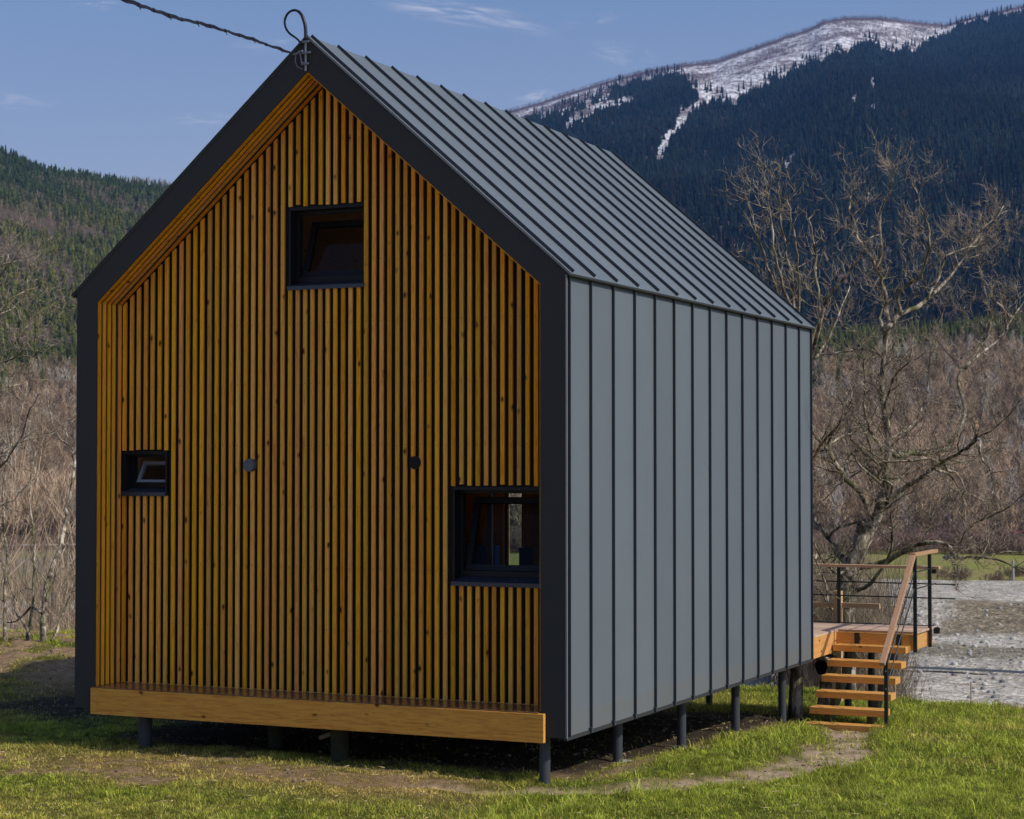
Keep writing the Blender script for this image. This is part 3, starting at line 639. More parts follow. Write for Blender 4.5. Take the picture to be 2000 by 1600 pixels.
# windows: x0, x1, z0, z1
WIN = [(2.33, 3.222, 4.335, 5.175), (.29, .848, 2.222, 2.684), (4.208, 5.335, 1.372, 2.328)]
mb = MB(); wall_with_holes(mb, FW-.02, W-FW+.02, lambda x: zi(x)+.02, .462, .60, WIN, .2); mb.build('gable_wall', M['black'], cabin)
for wi, (x0, x1, z0, z1) in enumerate(WIN):
    small = wi == 1
    mb = MB(); tk = .022        # dark metal reveal lining the opening
    mb.box(x0, x0+tk, REC+.012, .60, z0+.03, z1); mb.box(x1-tk, x1, REC+.012, .60, z0+.03, z1); mb.box(x0+tk, x1-tk, REC+.012, .60, z1-tk*1.5, z1)
    wf = mb.build('window', M['win'], cabin)
    mb = MB(); mb.v += [(x0,REC-.025,z0-.012),(x1,REC-.025,z0-.012),(x1,.57,z0+.045),(x0,.57,z0+.045),(x0,REC-.025,z0+.028),(x1,REC-.025,z0+.028),(x1,.57,z0+.075),(x0,.57,z0+.075)]
    for q in ((0,3,2,1),(4,5,6,7),(0,1,5,4),(1,2,6,5),(2,3,7,6),(3,0,4,7)): mb.f.append(q); mb.m.append(0)
    if wi == 2:
        for k in range(4): xx = x0+.12+k*.27; mb.box(xx, xx+.008, .47, .478, z0+.052, z0+.058, 1)
    mb.build('sill', [M['sill'], M['galv']], wf)
    f = .055; yf0, yf1 = .555, .615; a0, a1, c0, c1 = x0+tk, x1-tk, z0+.075, z1-tk*1.5     # fixed frame
    fm = M['win']
    mb = MB(); mb.box(a0, a1, yf0, yf1, c0, c0+f); mb.box(a0, a1, yf0, yf1, c1-f*.6, c1); mb.box(a0, a0+f*.6, yf0, yf1, c0+f, c1-f*.6); mb.box(a1-f*.6, a1, yf0, yf1, c0+f, c1-f*.6)
    mb.build('window_frame', M['win'] if not small else [M['winlight']][0], wf) if False else mb.build('window_frame', fm, wf)
    # sash tilted inwards round its bottom edge
    tilt = R([20, 30, 17][wi]); sf = .06 if not small else .030; b0, b1 = a0+f*.6+.004, a1-f*.6-.004; hh = c1-f*.6-(c0+f)-.01; zb = c0+f+.004
    def sp(x, h, dy): return (x, yf1-.03+h*math.sin(tilt)+dy*math.cos(tilt), zb+h*math.cos(tilt)-dy*math.sin(tilt))
    def sbox(mb, xa, xb, ha, hb, d0, d1):
        n0 = len(mb.v); mb.v += [sp(xa,ha,d0), sp(xb,ha,d0), sp(xb,ha,d1), sp(xa,ha,d1), sp(xa,hb,d0), sp(xb,hb,d0), sp(xb,hb,d1), sp(xa,hb,d1)]
        for q in ((0,3,2,1),(4,5,6,7),(0,1,5,4),(1,2,6,5),(2,3,7,6),(3,0,4,7)): mb.f.append(tuple(n0+i for i in q)); mb.m.append(0)
    mb = MB(); sbox(mb, b0, b1, 0, sf, 0, .05); sbox(mb, b0, b1, hh-sf, hh, 0, .05); sbox(mb, b0, b0+sf, sf, hh-sf, 0, .05); sbox(mb, b1-sf, b1, sf, hh-sf, 0, .05)
    mb.build('sash', M['winlight'] if small else M['win'], wf)
    mb = MB(); sbox(mb, b0+sf-.01, b1-sf+.01, sf-.01, hh-sf+.01, .02, .028); mb.build('pane', M['glass'], wf)
# slat cladding on the gable
SP = .0889; SW = .0415; VENT = [(1.891, 2.536, .068), (3.800, 2.562, .066)]
mb = MB(); xsl = [.285+SP*i+SW/2 for i in range(58)]
rows = [2.74+.62*k for k in range(-4, 6)]
for x in xsl:
    x += random.uniform(-.0025, .0025); a, b_ = x-SW/2, x+SW/2
    if b_ > W-FW-.005: continue
    za, zb_ = zi(a)-.03, zi(b_)-.03; z = .235; cuts = []
    for wx0, wx1, wz0, wz1 in WIN:
        if b_ > wx0+.006 and a < wx1-.006: cuts.append((wz0-.008, wz1+.004+.02*random.random()))
    for c0, c1 in sorted(cuts)+[(None, None)]:
        n0 = len(mb.v); y0 = REC+random.uniform(-.002, .002); y1 = y0+.022
        if c0 is not None and c0 - z > .02: mb.box(a, b_, y0, y1, z, c0)
        elif c0 is None: mb.prism([(a, z), (b_, z), (b_, zb_), (a, za)], y0, y1)
        z = c1
    for rz in rows:
        rz += random.uniform(-.008, .008)
        if rz > min(za, zb_)-.05 or any(c0-.02 < rz < c1+.02 for c0, c1 in cuts): continue
        n0 = len(mb.v); k = 6
        mb.v += [(x+.0045*math.cos(6.283*j/k), REC-.0028, rz+.0045*math.sin(6.283*j/k)) for j in range(k)]; mb.f.append(tuple(n0+j for j in range(k))); mb.m.append(1)
mb.build('slat_cladding', [M['slat'], M['screw']], cabin)
# slats on the recess cheeks and under the rakes
cheeks = {-1: MB(), 1: MB()}
for k in range(5):
    y0 = .012+k*.083; y1 = y0+.047
    if k == 4: y0, y1 = .365, .415
    for s in (-1, 1):
        xi = FW if s < 0 else W-FW; a, b_ = sorted((xi+.001*(-s), xi-s*.012)); cheeks[s].box(a, b_, y0, y1, .235, zi(FW)-.01)
for s in (-1, 1): cheeks[s].build('cheek_slats', M['slat'], cabin)
mb = MB()
for k in range(5):
    y0 = .012+k*.083; y1 = y0+.047
    if k == 4: y0, y1 = .365, .415
    for s in (-1, 1):
        p0 = (AX, zi(AX)); p1 = (AX+s*(AX-FW), zi(FW)); nx, nz = (-s*-SL, 1); l = math.hypot(SL, 1); off = (-s*SL/l*.024, -1/l*.024)
        mb.prism([(p0[0], p0[1]-.002), (p1[0], p1[1]-.002), (p1[0]-s*.003, p1[1]-.013), (p0[0], p0[1]-.013)], y0+random.uniform(-.001,.001), y1)
mb.build('soffit_slats', M['slatrake'], cabin)
# vents
mb = MB(); vx, vz, vr = VENT[0]; mb.tube([(vx, REC-.05, vz), (vx, REC-.035, vz), (vx, .47, vz)], [vr*.94, vr, vr], 24); mb.build('vent_cap', M['disc'], cabin)
mb = MB(); vx, vz, vr = VENT[1]; 
for j in range(24):
    a = 6.2832*j/24; b_ = 6.2832*(j+1)/24; n0 = len(mb.v)
    for yy in (REC+.001, .47):
        for aa in (a, b_): mb.v.append((vx+vr*math.cos(aa), yy, vz+vr*math.sin(aa)))
    mb.f.append((n0, n0+1, n0+3, n0+2)); mb.m.append(0)
mb.build('vent_sleeve', M['win'], cabin)
mb = MB(); mb.tube([(vx, REC-.010, vz), (vx, REC+.004, vz)], vr*.98, 24); mb.build('vent_mouth', M['black'], cabin)
# bench: front board and narrow seat boards
mb = MB(); mb.box(.247, 5.400, -.062, -.010, -.048, .222); bf = mb.build('bench_front_board', M['fascia'], cabin, .004)
mb = MB(); x = .262
while x < 5.33:
    w_ = .0865; mb.box(x, min(x+w_, 5.338), -.056, .445, .196+.03, .196+.03+.006+random.uniform(0,.0016)); x += w_+.003
mb.box(.262, 5.338, -.008, .445, .05, .2255)
mb.build('bench_seat', M['benchtop'], cabin)
# floor beams and piles
mb = MB(); 
for x in (.30, 2.8, W-.30): mb.box(x-.04, x+.04, .06, L-.1, -.13, -.0) if False else None
mb.box(.28, W-.28, .46, L-.05, -.10, .015); mb.build('underfloor', M['black'], cabin)
pads = []
def pile(x, y, r, zt, m):
    g = float(gz(x, y)); mb = MB(); mb.tube([(x, y, g-.25), (x, y, zt)], r*.84, 20); mb.build('pile', m, cabin, smooth=False); return g
PX = W-.275
for i, y in enumerate((.14, 1.98, 3.9, 5.8, 7.7)):
    g = pile(PX, y, .062, 0.01, M['pipe']); pads.append((PX, y, g))
    if i: pile(.30, y, .062, .01, M['pipe'])
pile(.74, .22, .085, -.02, M['pipe']); pile(2.99, .35, .11, -.05, M['mossy']); pile(1.9, .9, .09, -.05, M['mossy'])
for i, (x, y, g) in enumerate(pads[1:3]):
    mb = MB(); ring = []
    for j in range(14):
        a = 6.283*j/14; q = .12+.07*random.random(); ring.append((x+.06+q*1.25*math.cos(a), y-.02+q*math.sin(a)))
    n0 = 0; mb.v = [(a, b_, g-.10) for a, b_ in ring]+[(a, b_, g-.004+.012*random.random()) for a, b_ in ring]
    mb.f = [tuple(range(14, 28))]+[(j, (j+1) % 14, 14+(j+1) % 14, 14+j) for j in range(14)]; mb.m = [0]*15
    tag(mb.build('concrete_pad', M['concrete']), ['pale concrete pad at the foot of the second pile from the cabin front', 'pale concrete pad at the foot of the third pile from the cabin front'][i], 'concrete pad', 'concrete pads under the cabin piles')

def smoothpath(P_, n=3, jit=0., r=random):
    o_ = []
    for i in range(len(P_)-1):
        a = P_[max(i-1, 0)]; b_ = P_[i]; c = P_[i+1]; d = P_[min(i+2, len(P_)-1)]
        for k in range(n):
            t = k/n; q = .5*((2*b_)+(c-a)*t+(2*a-5*b_+4*c-d)*t*t+(3*b_-a-3*c+d)*t*t*t); o_.append(q+Vector((r.gauss(0,jit), r.gauss(0,jit), r.gauss(0,jit))))
    return o_+[P_[-1]]
# ------------------------------------------------------------------ service mast and cable on the gable peak
mast = empty('service_mast', (2.80, -.03, 6.48)); tag(mast, 'metal service mast with black cable loop and clamps on the gable peak', 'mast')
def rel(p, o=mast): return tuple(Vector(p)-o.location)
mb = MB(); mb.tube([rel((2.800,-.035,6.46)), rel((2.800,-.035,6.84))], .011, 10); mb.build('pole', M['galv'], mast)
mb = MB(); lp = []
for u, v_ in [(599,78),(599,60),(597,45),(591,29),(582,21),(572,21),(563,28),(558,41),(560,54),(567,65),(578,73),(586,80),(589,88)]:
    p = at(u-2, v_, 19.05); o_ = Vector(CAM); d = (p-o_); t_ = (-.045-CAM.y)/d.y; lp.append(rel(o_+d*t_))
rad = [.018,.018,.018,.016,.013,.012,.012,.011,.011,.011,.010,.010,.010]
lp2 = smoothpath([Vector(q) for q in lp], 3); mb.tube(lp2, [rad[min(int(i/3), 12)] for i in range(len(lp2))], 10); mb.build('cable_loop', M['cable'], mast, smooth=True)
mb = MB()
for dz, l in ((.25,.05),(.14,.06),(.03,.045)):
    mb = MB(); mb.beam(rel((2.77,-.05,6.50+dz)), rel((2.77+l*1.6,-.05,6.50+dz)), .018, .022); mb.tube([rel((2.775,-.075,6.50+dz+.01)), rel((2.775,-.02,6.50+dz+.01))], .009, 6); mb.build('clamp', M['galv'], mast, .002)
mb = MB()
mb.beam(rel((2.74,-.05,6.66)), rel((2.77,-.045,6.52)), .012, .014)
mb.tube([rel((2.66,-.06,6.635)), rel((2.70,-.055,6.63)), rel((2.74,-.05,6.655)), rel((2.78,-.05,6.66))], .013, 8)
mb.build('cable_anchor', M['galv'], mast, .002); mb = MB()
mb.tube([rel((2.70,-.05,6.62)), rel((2.69,-.05,6.56)), rel((2.72,-.05,6.50)), rel((2.78,-.05,6.475))], .006, 6)
mb.build('wire_tail', M['galv'], mast)
mb = MB(); A = Vector((2.67,-.06,6.637)); pts = [(575,101),(548,96),(520,87),(495,77),(467,69),(440,60),(410,51),(385,44),(355,38),(330,30),(300,20),(270,9),(240,-2),(200,-18),(120,-48),(0,-90),(-200,-150)]
cp1, cp2 = [], []
for i, (u, v_) in enumerate(pts):
    Z = 19.15 - .55*i; p = at(u, v_, Z); wob = .004*math.sin(i*2.3); cp1.append(p+Vector((0,0,.005+wob))); cp2.append(p+Vector((0,0,-.006-wob)))
cp1[0] = A; cp2[0] = A
def dens(P_):
    o_ = []
    for a, b_ in zip(P_[:-1], P_[1:]):
        for k in range(4): o_.append(a.lerp(b_, k/4)+Vector((0,0,.004*math.sin(len(o_)*1.7))))
    return o_+[P_[-1]]
mb.tube(dens(cp1), .0085, 6); mb.tube(dens(cp2), .0075, 6)
for i in range(1, len(pts)-3):      # ties
    p = (cp1[i]+cp2[i])/2; d = (cp1[i+1]-cp1[i]).normalized(); mb.tube([p-d*.03, p+d*.03], .015, 6)
    if i % 2: mb.tube([p, p+Vector((.02,0,-.035))], .004, 4)
tag(mb.build('power_cable', M['cable']), 'twisted black overhead cable running from the gable peak to the upper left', 'cable')

# ------------------------------------------------------------------ deck, stairs and railings behind the cabin
DX0, DX1, NY, FY = 1.2, 6.66, 9.31, 10.40; DT = .30
deck = empty('wooden_deck', (5.6, 9.0, DT)); tag(deck, 'orange timber deck at the rear corner of the cabin', 'deck')
def dr(b): 
    for i, q in enumerate(b.v): b.v[i] = (q[0]-deck.location.x, q[1]-deck.location.y, q[2]-deck.location.z)
    return b
mb = MB(); y = L+.03
while y < FY-.02:
    x1 = W+.004 if y < NY-.01 else DX1+.03; mb.box(DX0, x1, y, min(y+.118, FY), DT-.026, DT+random.uniform(-.001,.001)); y += .123
dr(mb).build('deck_boards', M['decktop'], deck)
mb = MB(); mb.box(W-.045, W+.0, L+.012, NY+.03, DT-.30, DT-.028); dr(mb).build('side_board', M['decky'], deck, .003)
mb = MB(); mb.box(W+.002, DX1-.05, NY, NY+.05, DT-.245, DT-.028); dr(mb).build('front_board', M['deckx'], deck, .003)
mb = MB(); mb.box(DX1-.048, DX1, NY, FY, DT-.245, DT-.028); dr(mb).build('side_board', M['decky'], deck, .003)
mb = MB(); mb.box(DX0, DX1-.05, FY-.05, FY, DT-.245, DT-.028); dr(mb).build('rear_board', M['deckx'], deck)
for hx in (5.85, 6.42): mb = MB(); mb.box(hx, hx+.07, NY-.012, NY+.2, DT-.245, DT-.03); dr(mb).build('hanger', M['steel'], deck)
for x, y in ((5.72, 9.45), (5.9, 10.0), (3.5, 10.1)):
    mb = MB(); mb.tube([(x, y, float(gz(x, y))-.2), (x, y, DT-.2)], .05, 12); dr(mb).build('leg', M['steel'], deck)
st = empty('wooden_stairs', (6.1, 7.7, -.85)); tag(st, 'open wooden stairs of six treads beside the cabin wall up to the deck', 'stairs')
def srl(b):
    for i, q in enumerate(b.v): b.v[i] = (q[0]-st.location.x, q[1]-st.location.y, q[2]-st.location.z)
    return b
for i in range(6):
    y0 = 9.05-.282*i; zt = .118-.177*i; mb = MB(); mb.box(5.62, 6.61+.01*(i%2), y0, y0+.265, zt-.085, zt); srl(mb).build('tread', M['deckx'], st, .004)
for x in (5.84, 6.40):
    mb = MB()
    for i in range(6):
        y0 = 9.05-.282*i; zt = .118-.177*i; mb.box(x-.035, x+.035, y0+.04, y0+.2, zt-.086-.20, zt-.086)
    mb.beam((x, 9.30, -.02), (x, 7.78, -.98), .06, .10); srl(mb).build('stringer', M['steel'], st)
g0 = float(gz(6.1, 7.6))
mb = MB(); mb.v = [(5.55,7.50,g0-.2),(6.95,7.46,g0-.2),(7.02,8.0,g0-.2),(5.6,8.05,g0-.2),(5.55,7.50,-.862),(6.95,7.46,-.875),(7.02,8.0,-.87),(5.6,8.05,-.862)]
for q in ((0,3,2,1),(4,5,6,7),(0,1,5,4),(1,2,6,5),(2,3,7,6),(3,0,4,7)): mb.f.append(q); mb.m.append(0)
tag(mb.build('concrete_slab', M['concrete']), 'thin pale concrete slab under the bottom of the stairs', 'concrete slab')
# stair railing: steel posts, sloping wooden handrail, two thin bars
RX = 6.694; sr = empty('stair_railing', (RX, 8.5, -.85)); tag(sr, 'stair railing with sloping wooden handrail and black steel posts', 'railing')
def srr(b):
    for i, q in enumerate(b.v): b.v[i] = (q[0]-sr.location.x, q[1]-sr.location.y, q[2]-sr.location.z)
    return b
mb = MB(); mb.beam((RX, 7.45, .045), (RX, 9.135, 1.335), .075, .050); mb.beam((RX, 9.105, 1.340), (RX, 10.46, 1.340), .075, .048, ); srr(mb).build('handrail', M['rail'], sr, .006)
for (y, z0_, z1_) in ((7.66, -.86, .16), (9.24, .04, 1.31), (10.10, .04, 1.31)):
    mb = MB(); mb.box(RX-.022, RX+.022, y-.022, y+.022, z0_, z1_); srr(mb).build('post', M['steel'], sr)
for dz in (.30, .60):
    mb = MB(); mb.tube([(RX, 7.62, .16-dz*.75), (RX, 9.2, 1.33-dz*.75), (RX, 10.45, 1.34-dz*.75)], .009, 6); srr(mb).build('bar', M['steel'], sr)
# far railing
fr_ = empty('deck_railing', (4.9, FY, DT)); tag(fr_, 'deck railing with wooden top rail and thin black bars along the far deck edge', 'railing')
def frr(b):
    for i, q in enumerate(b.v): b.v[i] = (q[0]-fr_.location.x, q[1]-fr_.location.y, q[2]-fr_.location.z)
    return b
mb = MB(); mb.box(DX0, 6.77, FY-.075, FY+.03, 1.092, 1.132); frr(mb).build('handrail', M['railx'], fr_, .004)
for x in (5.34, 3.4, 1.4): mb = MB(); mb.box(x-.022, x+.022, FY-.03, FY+.012, DT, 1.09); frr(mb).build('post', M['steel'], fr_)
mb = MB(); mb.box(6.62, 6.72, FY-.04, FY+.01, 1.03, 1.094); frr(mb).build('bracket', M['steel'], fr_)
mb = MB(); mb.box(6.68, 6.76, FY-.03, FY+.03, .20, .285); frr(mb).build('bracket', M['steel'], fr_)
for z in (.895, .70): mb = MB(); mb.tube([(DX0, FY, z), (6.98, FY, z-.012)], .009, 6); frr(mb).build('bar', M['steel'], fr_)
mb = MB(); mb.box(DX0, 6.68, FY+.001, FY+.02, DT-.03, DT+.012); frr(mb).build('bottom_flashing', M['steel'], fr_)
# brown timber fence section standing just behind the deck
fe = empty('timber_stand', (5.1, 11.2, -.9)); tag(fe, 'dark brown timber post with crossbar behind the deck railing', 'post')
mb = MB(); mb.box(-.06, .06, -.05, .05, 0, 1.60); mb.build('post', M['railx'], fe); mb = MB(); mb.box(-1.2, .62, -.03, .03, 1.36, 1.43); mb.build('crossbar', M['railx'], fe)

# ------------------------------------------------------------------ odds and ends under and behind the cabin
mb = MB(); gzz = float(gz(2.2, 1.4)); mb.beam((2.25, 1.2, gzz+.10), (2.85, 1.6, -.10), .05, .04); mb.beam((1.4, 1.5, -.12), (3.2, 1.9, -.13), .05, .04)
tag(mb.build('loose_battens', M['railx']), 'loose wooden battens leaning in the shade under the cabin', 'battens')
lg = empty('hollow_log', (5.50, 8.9, -.18)); lg.scale = (.72, 1, .8)
mb = MB(); n = 18; 
for yy, rr_ in ((0., .16), (.0, .105), (.35, .10)):
    pass
pts_o = [(.16*(1+.12*math.sin(3*a))*math.cos(a), .19*(1+.1*math.cos(2*a))*math.sin(a)) for a in [6.283*j/n for j in range(n)]]
for yy, k in ((0, 1), (.45, 1), (0, .72), (.30, .66)): mb.v += [(x*k, yy, z*k) for x, z in pts_o]
for j in range(n):
    q = (j+1) % n; mb.f += [(j, q, n+q, n+j), (j, 2*n+j, 2*n+q, q), (2*n+j, 3*n+j, 3*n+q, 2*n+q)]; mb.m += [0, 0, 1]
mb.f.append(tuple(3*n+j for j in range(n))); mb.m.append(1)
mb.build('log_shell', [M['bark'], M['black']], lg); mb = MB(); mb.tube([(0,.2,-.75), (.02,.2,-.45), (.03,.22,-.15)], [.17,.14,.12], 10); mb.build('stump', M['bark'], lg)
tag(lg, 'hollow bark-rimmed log on a stump beneath the deck corner', 'log')
# shed below the edge of the terrace
def hut(name, origin, rot, wid, dep, hgt, wallm, lowm, roofm, label, roofh=.8, ovh=.25):
    h = empty(name, origin); h.rotation_euler = (0, 0, rot)
    mb = MB(); mb.box(-wid/2, wid/2, 0, dep, hgt*.42, hgt); mb.prism([(-wid/2, hgt), (wid/2, hgt), (0, hgt+roofh)], 0.002, dep-.002); mb.build('wall', wallm, h)
    mb = MB(); mb.box(-wid/2-.02, wid/2+.02, -.02, dep+.02, 0, hgt*.42); mb.build('base_wall', lowm, h)
    mb = MB()
    for s in (1, -1):
        mb.prism([(0, hgt+roofh+.02), (s*(wid/2+ovh), hgt+.02-roofh*ovh/(wid/2)), (s*(wid/2+ovh), hgt+.08-roofh*ovh/(wid/2)), (0, hgt+roofh+.09)], -ovh, dep+ovh)
    mb.build('roof', roofm, h)
    mb = MB(); mb.box(-wid*.32, -wid*.10, -.03, .03, hgt*.45, hgt*.85); mb.build('window', M['win'], h)
    mb = MB(); mb.box(wid*.10, wid*.30, -.035, .03, .02, hgt*.82); mb.build('door', M['railx'], h)
    tag(h, label, 'shed' if wid < 6 else 'house'); return h
brick = mat('brick', (.3,.12,.08), .9); t_ = NT(brick); bt = t_.n('ShaderNodeTexBrick', {'Vector': t_.coord((1,1,1)), 'Color1': (.32,.13,.09,1), 'Color2': (.26,.10,.07,1), 'Mortar': (.35,.3,.27,1), 'Scale': 4.}); t_.link(bt.outputs[0], 'Base Color')
white = metalsheet('white_panel', (.50,.52,.58), .6); paleroof = metalsheet('pale_blue_roof', (.36,.42,.52), .45); redroof = mat('red_roof', (.28,.04,.03), .7); bluewall = metalsheet('blue_grey_wall', (.07,.085,.12), .8)
p0 = at(1690, 1270, 40); g_ = -6.0
shed = empty('valley_shed', (p0.x, p0.y, g_)); shed.rotation_euler = (0, 0, YAW); tag(shed, 'low shed with white panels over brick below the terrace, seen between the stair treads', 'shed')
zt_ = p0.z-g_-.02
mb = MB(); mb.box(-.85, .32, 0, 2.5, zt_-.78, zt_); mb.build('panel_wall', white, shed)
mb = MB(); mb.box(-.80, .28, .02, 2.4, zt_-3.4, zt_-.781); mb.build('base_wall', brick, shed)
mb = MB(); mb.box(-.29, -.27, -.01, .0, zt_-.78, zt_); mb.box(-.86,.33,-.02,2.55, zt_, zt_+.04); mb.build('trim', M['win'], shed)
p1 = at(1455, 1318, 42); sh2 = empty('garden_shed', (p1.x, p1.y, -6.5)); sh2.rotation_euler = (0, 0, YAW); tag(sh2, 'small brick shed with pale blue sloping roof glimpsed under the cabin floor', 'shed')
zt2 = p1.z+6.5
mb = MB(); mb.prism([(-.75, zt2-.36), (.55, zt2-.36), (.55, zt2+.05)], -.15, 2.5); mb.build('roof', paleroof, sh2)
mb = MB(); mb.box(-.50, .50, 0, 2.2, zt2-3., zt2-.37); mb.build('wall', brick, sh2)
mb = MB(); mb.box(.30, .46, -.04, .0, zt2-3., zt2-.02); mb.build('pipe', white, sh2)
def far_ground(u, Z, z): p = at(u, 905, Z); return (p.x, p.y, z)
hut('far_house', far_ground(1996, 560, -21.6), YAW+.1, 11, 8, 3.0, bluewall, bluewall, redroof, 'small blue-grey house with red roof at the right edge beyond the meadow', 1.8, .5)
hut('far_barn', far_ground(20, 690, -20.6), YAW-.4, 12, 7, 2.2, M['railx'], bluewall, paleroof, 'pale roofed barn across the river seen through the bare shrubs', 1.2, .4)
# parked car on the meadow
car = empty('parked_car', far_ground(1857, 500, -21.9)); car.rotation_euler = (0, 0, YAW); tag(car, 'tiny dark blue car parked at the far edge of the meadow', 'car')
carp = mat('car_paint', (.012,.02,.08), .25)
mb = MB(); body = [(-2.1,.35),(-2.1,.85),(-1.3,1.0),(-.8,1.45),(.9,1.45),(1.5,1.0),(2.1,.9),(2.15,.35)]; mb.prism(body, -.85, .85); mb.build('body', carp, car, .06)
mb = MB(); mb.prism([(-1.1,1.0),(-.7,1.38),(.8,1.38),(1.25,1.0)], -.865, -.852); mb.build('window', M['win'], car)
for x in (-1.3, 1.3):
    for y in (-.8, .62): mb = MB(); mb.tube([(x, y, .33), (x, y+.2, .33)], .33, 14); mb.build('wheel', M['black'], car)
# low fence along the terrace edge (right) and a rail fence along the river bank
def wire_fence(name, x0, x1, yf, n, hgt, r, m, label, zf, wires):
    f = empty(name, (x0, yf(x0), 0)); o_ = f.location
    tops = []
    for i in range(n):
        x = x0+(x1-x0)*i/(n-1); y = yf(x); z = zf(x, y); mb = MB(); mb.tube([(x-o_.x, y-o_.y, z-.2), (x-o_.x+random.uniform(-.02,.02), y-o_.y, z+hgt)], r, 6); mb.build('post', m, f); tops.append((x-o_.x, y-o_.y, z))
    for w_ in wires: mb = MB(); mb.tube([(a, b_, c+w_) for a, b_, c in tops], r*.3, 4); mb.build('wire', m, f)
    tag(f, label, 'fence'); return f
wire_fence('terrace_fence', 5.2, 11.5, lambda x: float(edge_y(x))+1.0, 6, .42, .012, M['railx'], 'low thin wire fence on brown stakes at the far lawn edge', lambda x, y: float(gz(x, y)), (.12, .24, .38))
# pale pole on the meadow and bushes there
mb = MB(); p = far_ground(1977, 405, -24.0); mb.tube([p, (p[0], p[1], p[2]+6.6)], .28, 8); tag(mb.build('marker_post', M['concrete']), 'pale upright post at the meadow edge near the right of the photo', 'post')

# ------------------------------------------------------------------ leafless trees
class Tree:
    def __init__(s, seed): s.r = random.Random(seed); s.br = []; s.tw = []
    def wander(s, p, d, l, n, wig, lift):
        pts = [p]; d = d.normalized()
        for i in range(n):
            d = (d + Vector((s.r.gauss(0,wig), s.r.gauss(0,wig), s.r.gauss(0,wig)+lift))).normalized(); p = p + d*(l/n); pts.append(p)
        return pts
    def limb(s, pts, r0, r1, lev, dens_, ln):
        k = len(pts); s.br.append((pts, [(r0+(r1-r0)*(i/(k-1))**.8)*s.r.uniform(.86, 1.16) for i in range(k)], 9 if r0 > .05 else 5)); s.sprout(pts, r0, r1, lev, dens_, ln)
    def sprout(s, pts, r0, r1, lev, dens_, ln):
        L_ = sum((b-a).length for a, b in zip(pts[:-1], pts[1:])); n = max(1, int(L_*dens_*s.r.uniform(.8, 1.2)))
        k = len(pts)
        for j in range(n):
            t = s.r.uniform(.12, 1)*(k-1); i = min(int(t), k-2); f = t-i; p = pts[i].lerp(pts[i+1], f); d = (pts[i+1]-pts[i]).normalized()
            rr_ = r0+(r1-r0)*t/(k-1); side = Vector((s.r.gauss(0,1), s.r.gauss(0,1), s.r.gauss(.35,.8))); side = (side-d*side.dot(d)).normalized()
            dd = d*s.r.uniform(.25,.9)+side*s.r.uniform(.5,1.1); l = ln*s.r.uniform(.45,1.3)
            br = max(min(rr_*.6, ln*.014), .0030)
            q = s.wander(p, dd, l, 5 if lev > 0 else 4, .22 if lev > 0 else .18, .07)
            if lev > 0:
                s.br.append((q, [br*(1-.65*i_/(len(q)-1)) for i_ in range(len(q))], 4)); s.sprout(q, br, br*.35, lev-1, dens_*1.9, ln*.52)
            else: s.tw.append((q, [br, br*.85, br*.7, br*.55, br*.4][:len(q)]))
    def build(s, name, loc, label, cat, group=None, barkm=None, twm=None):
        o = empty(name, loc); lo = Vector(loc); tag(o, label, cat, group)
        mb = MB()
        for pts, rad, sd_ in s.br: mb.tube([p-lo for p in pts], rad, sd_)
        mb.build('trunk', barkm or M['bark'], o, smooth=True)
        mb = MB()
        for pts, rad in s.tw: mb.tube([p-lo for p in pts], rad, 3, cap=False)
        mb.build('twigs', twm or M['twig'], o); return o
def guide(pts, Z0, dz):
    return [at(u, v_, Z0+dz*i/(len(pts)-1)) for i, (u, v_) in enumerate(pts)]
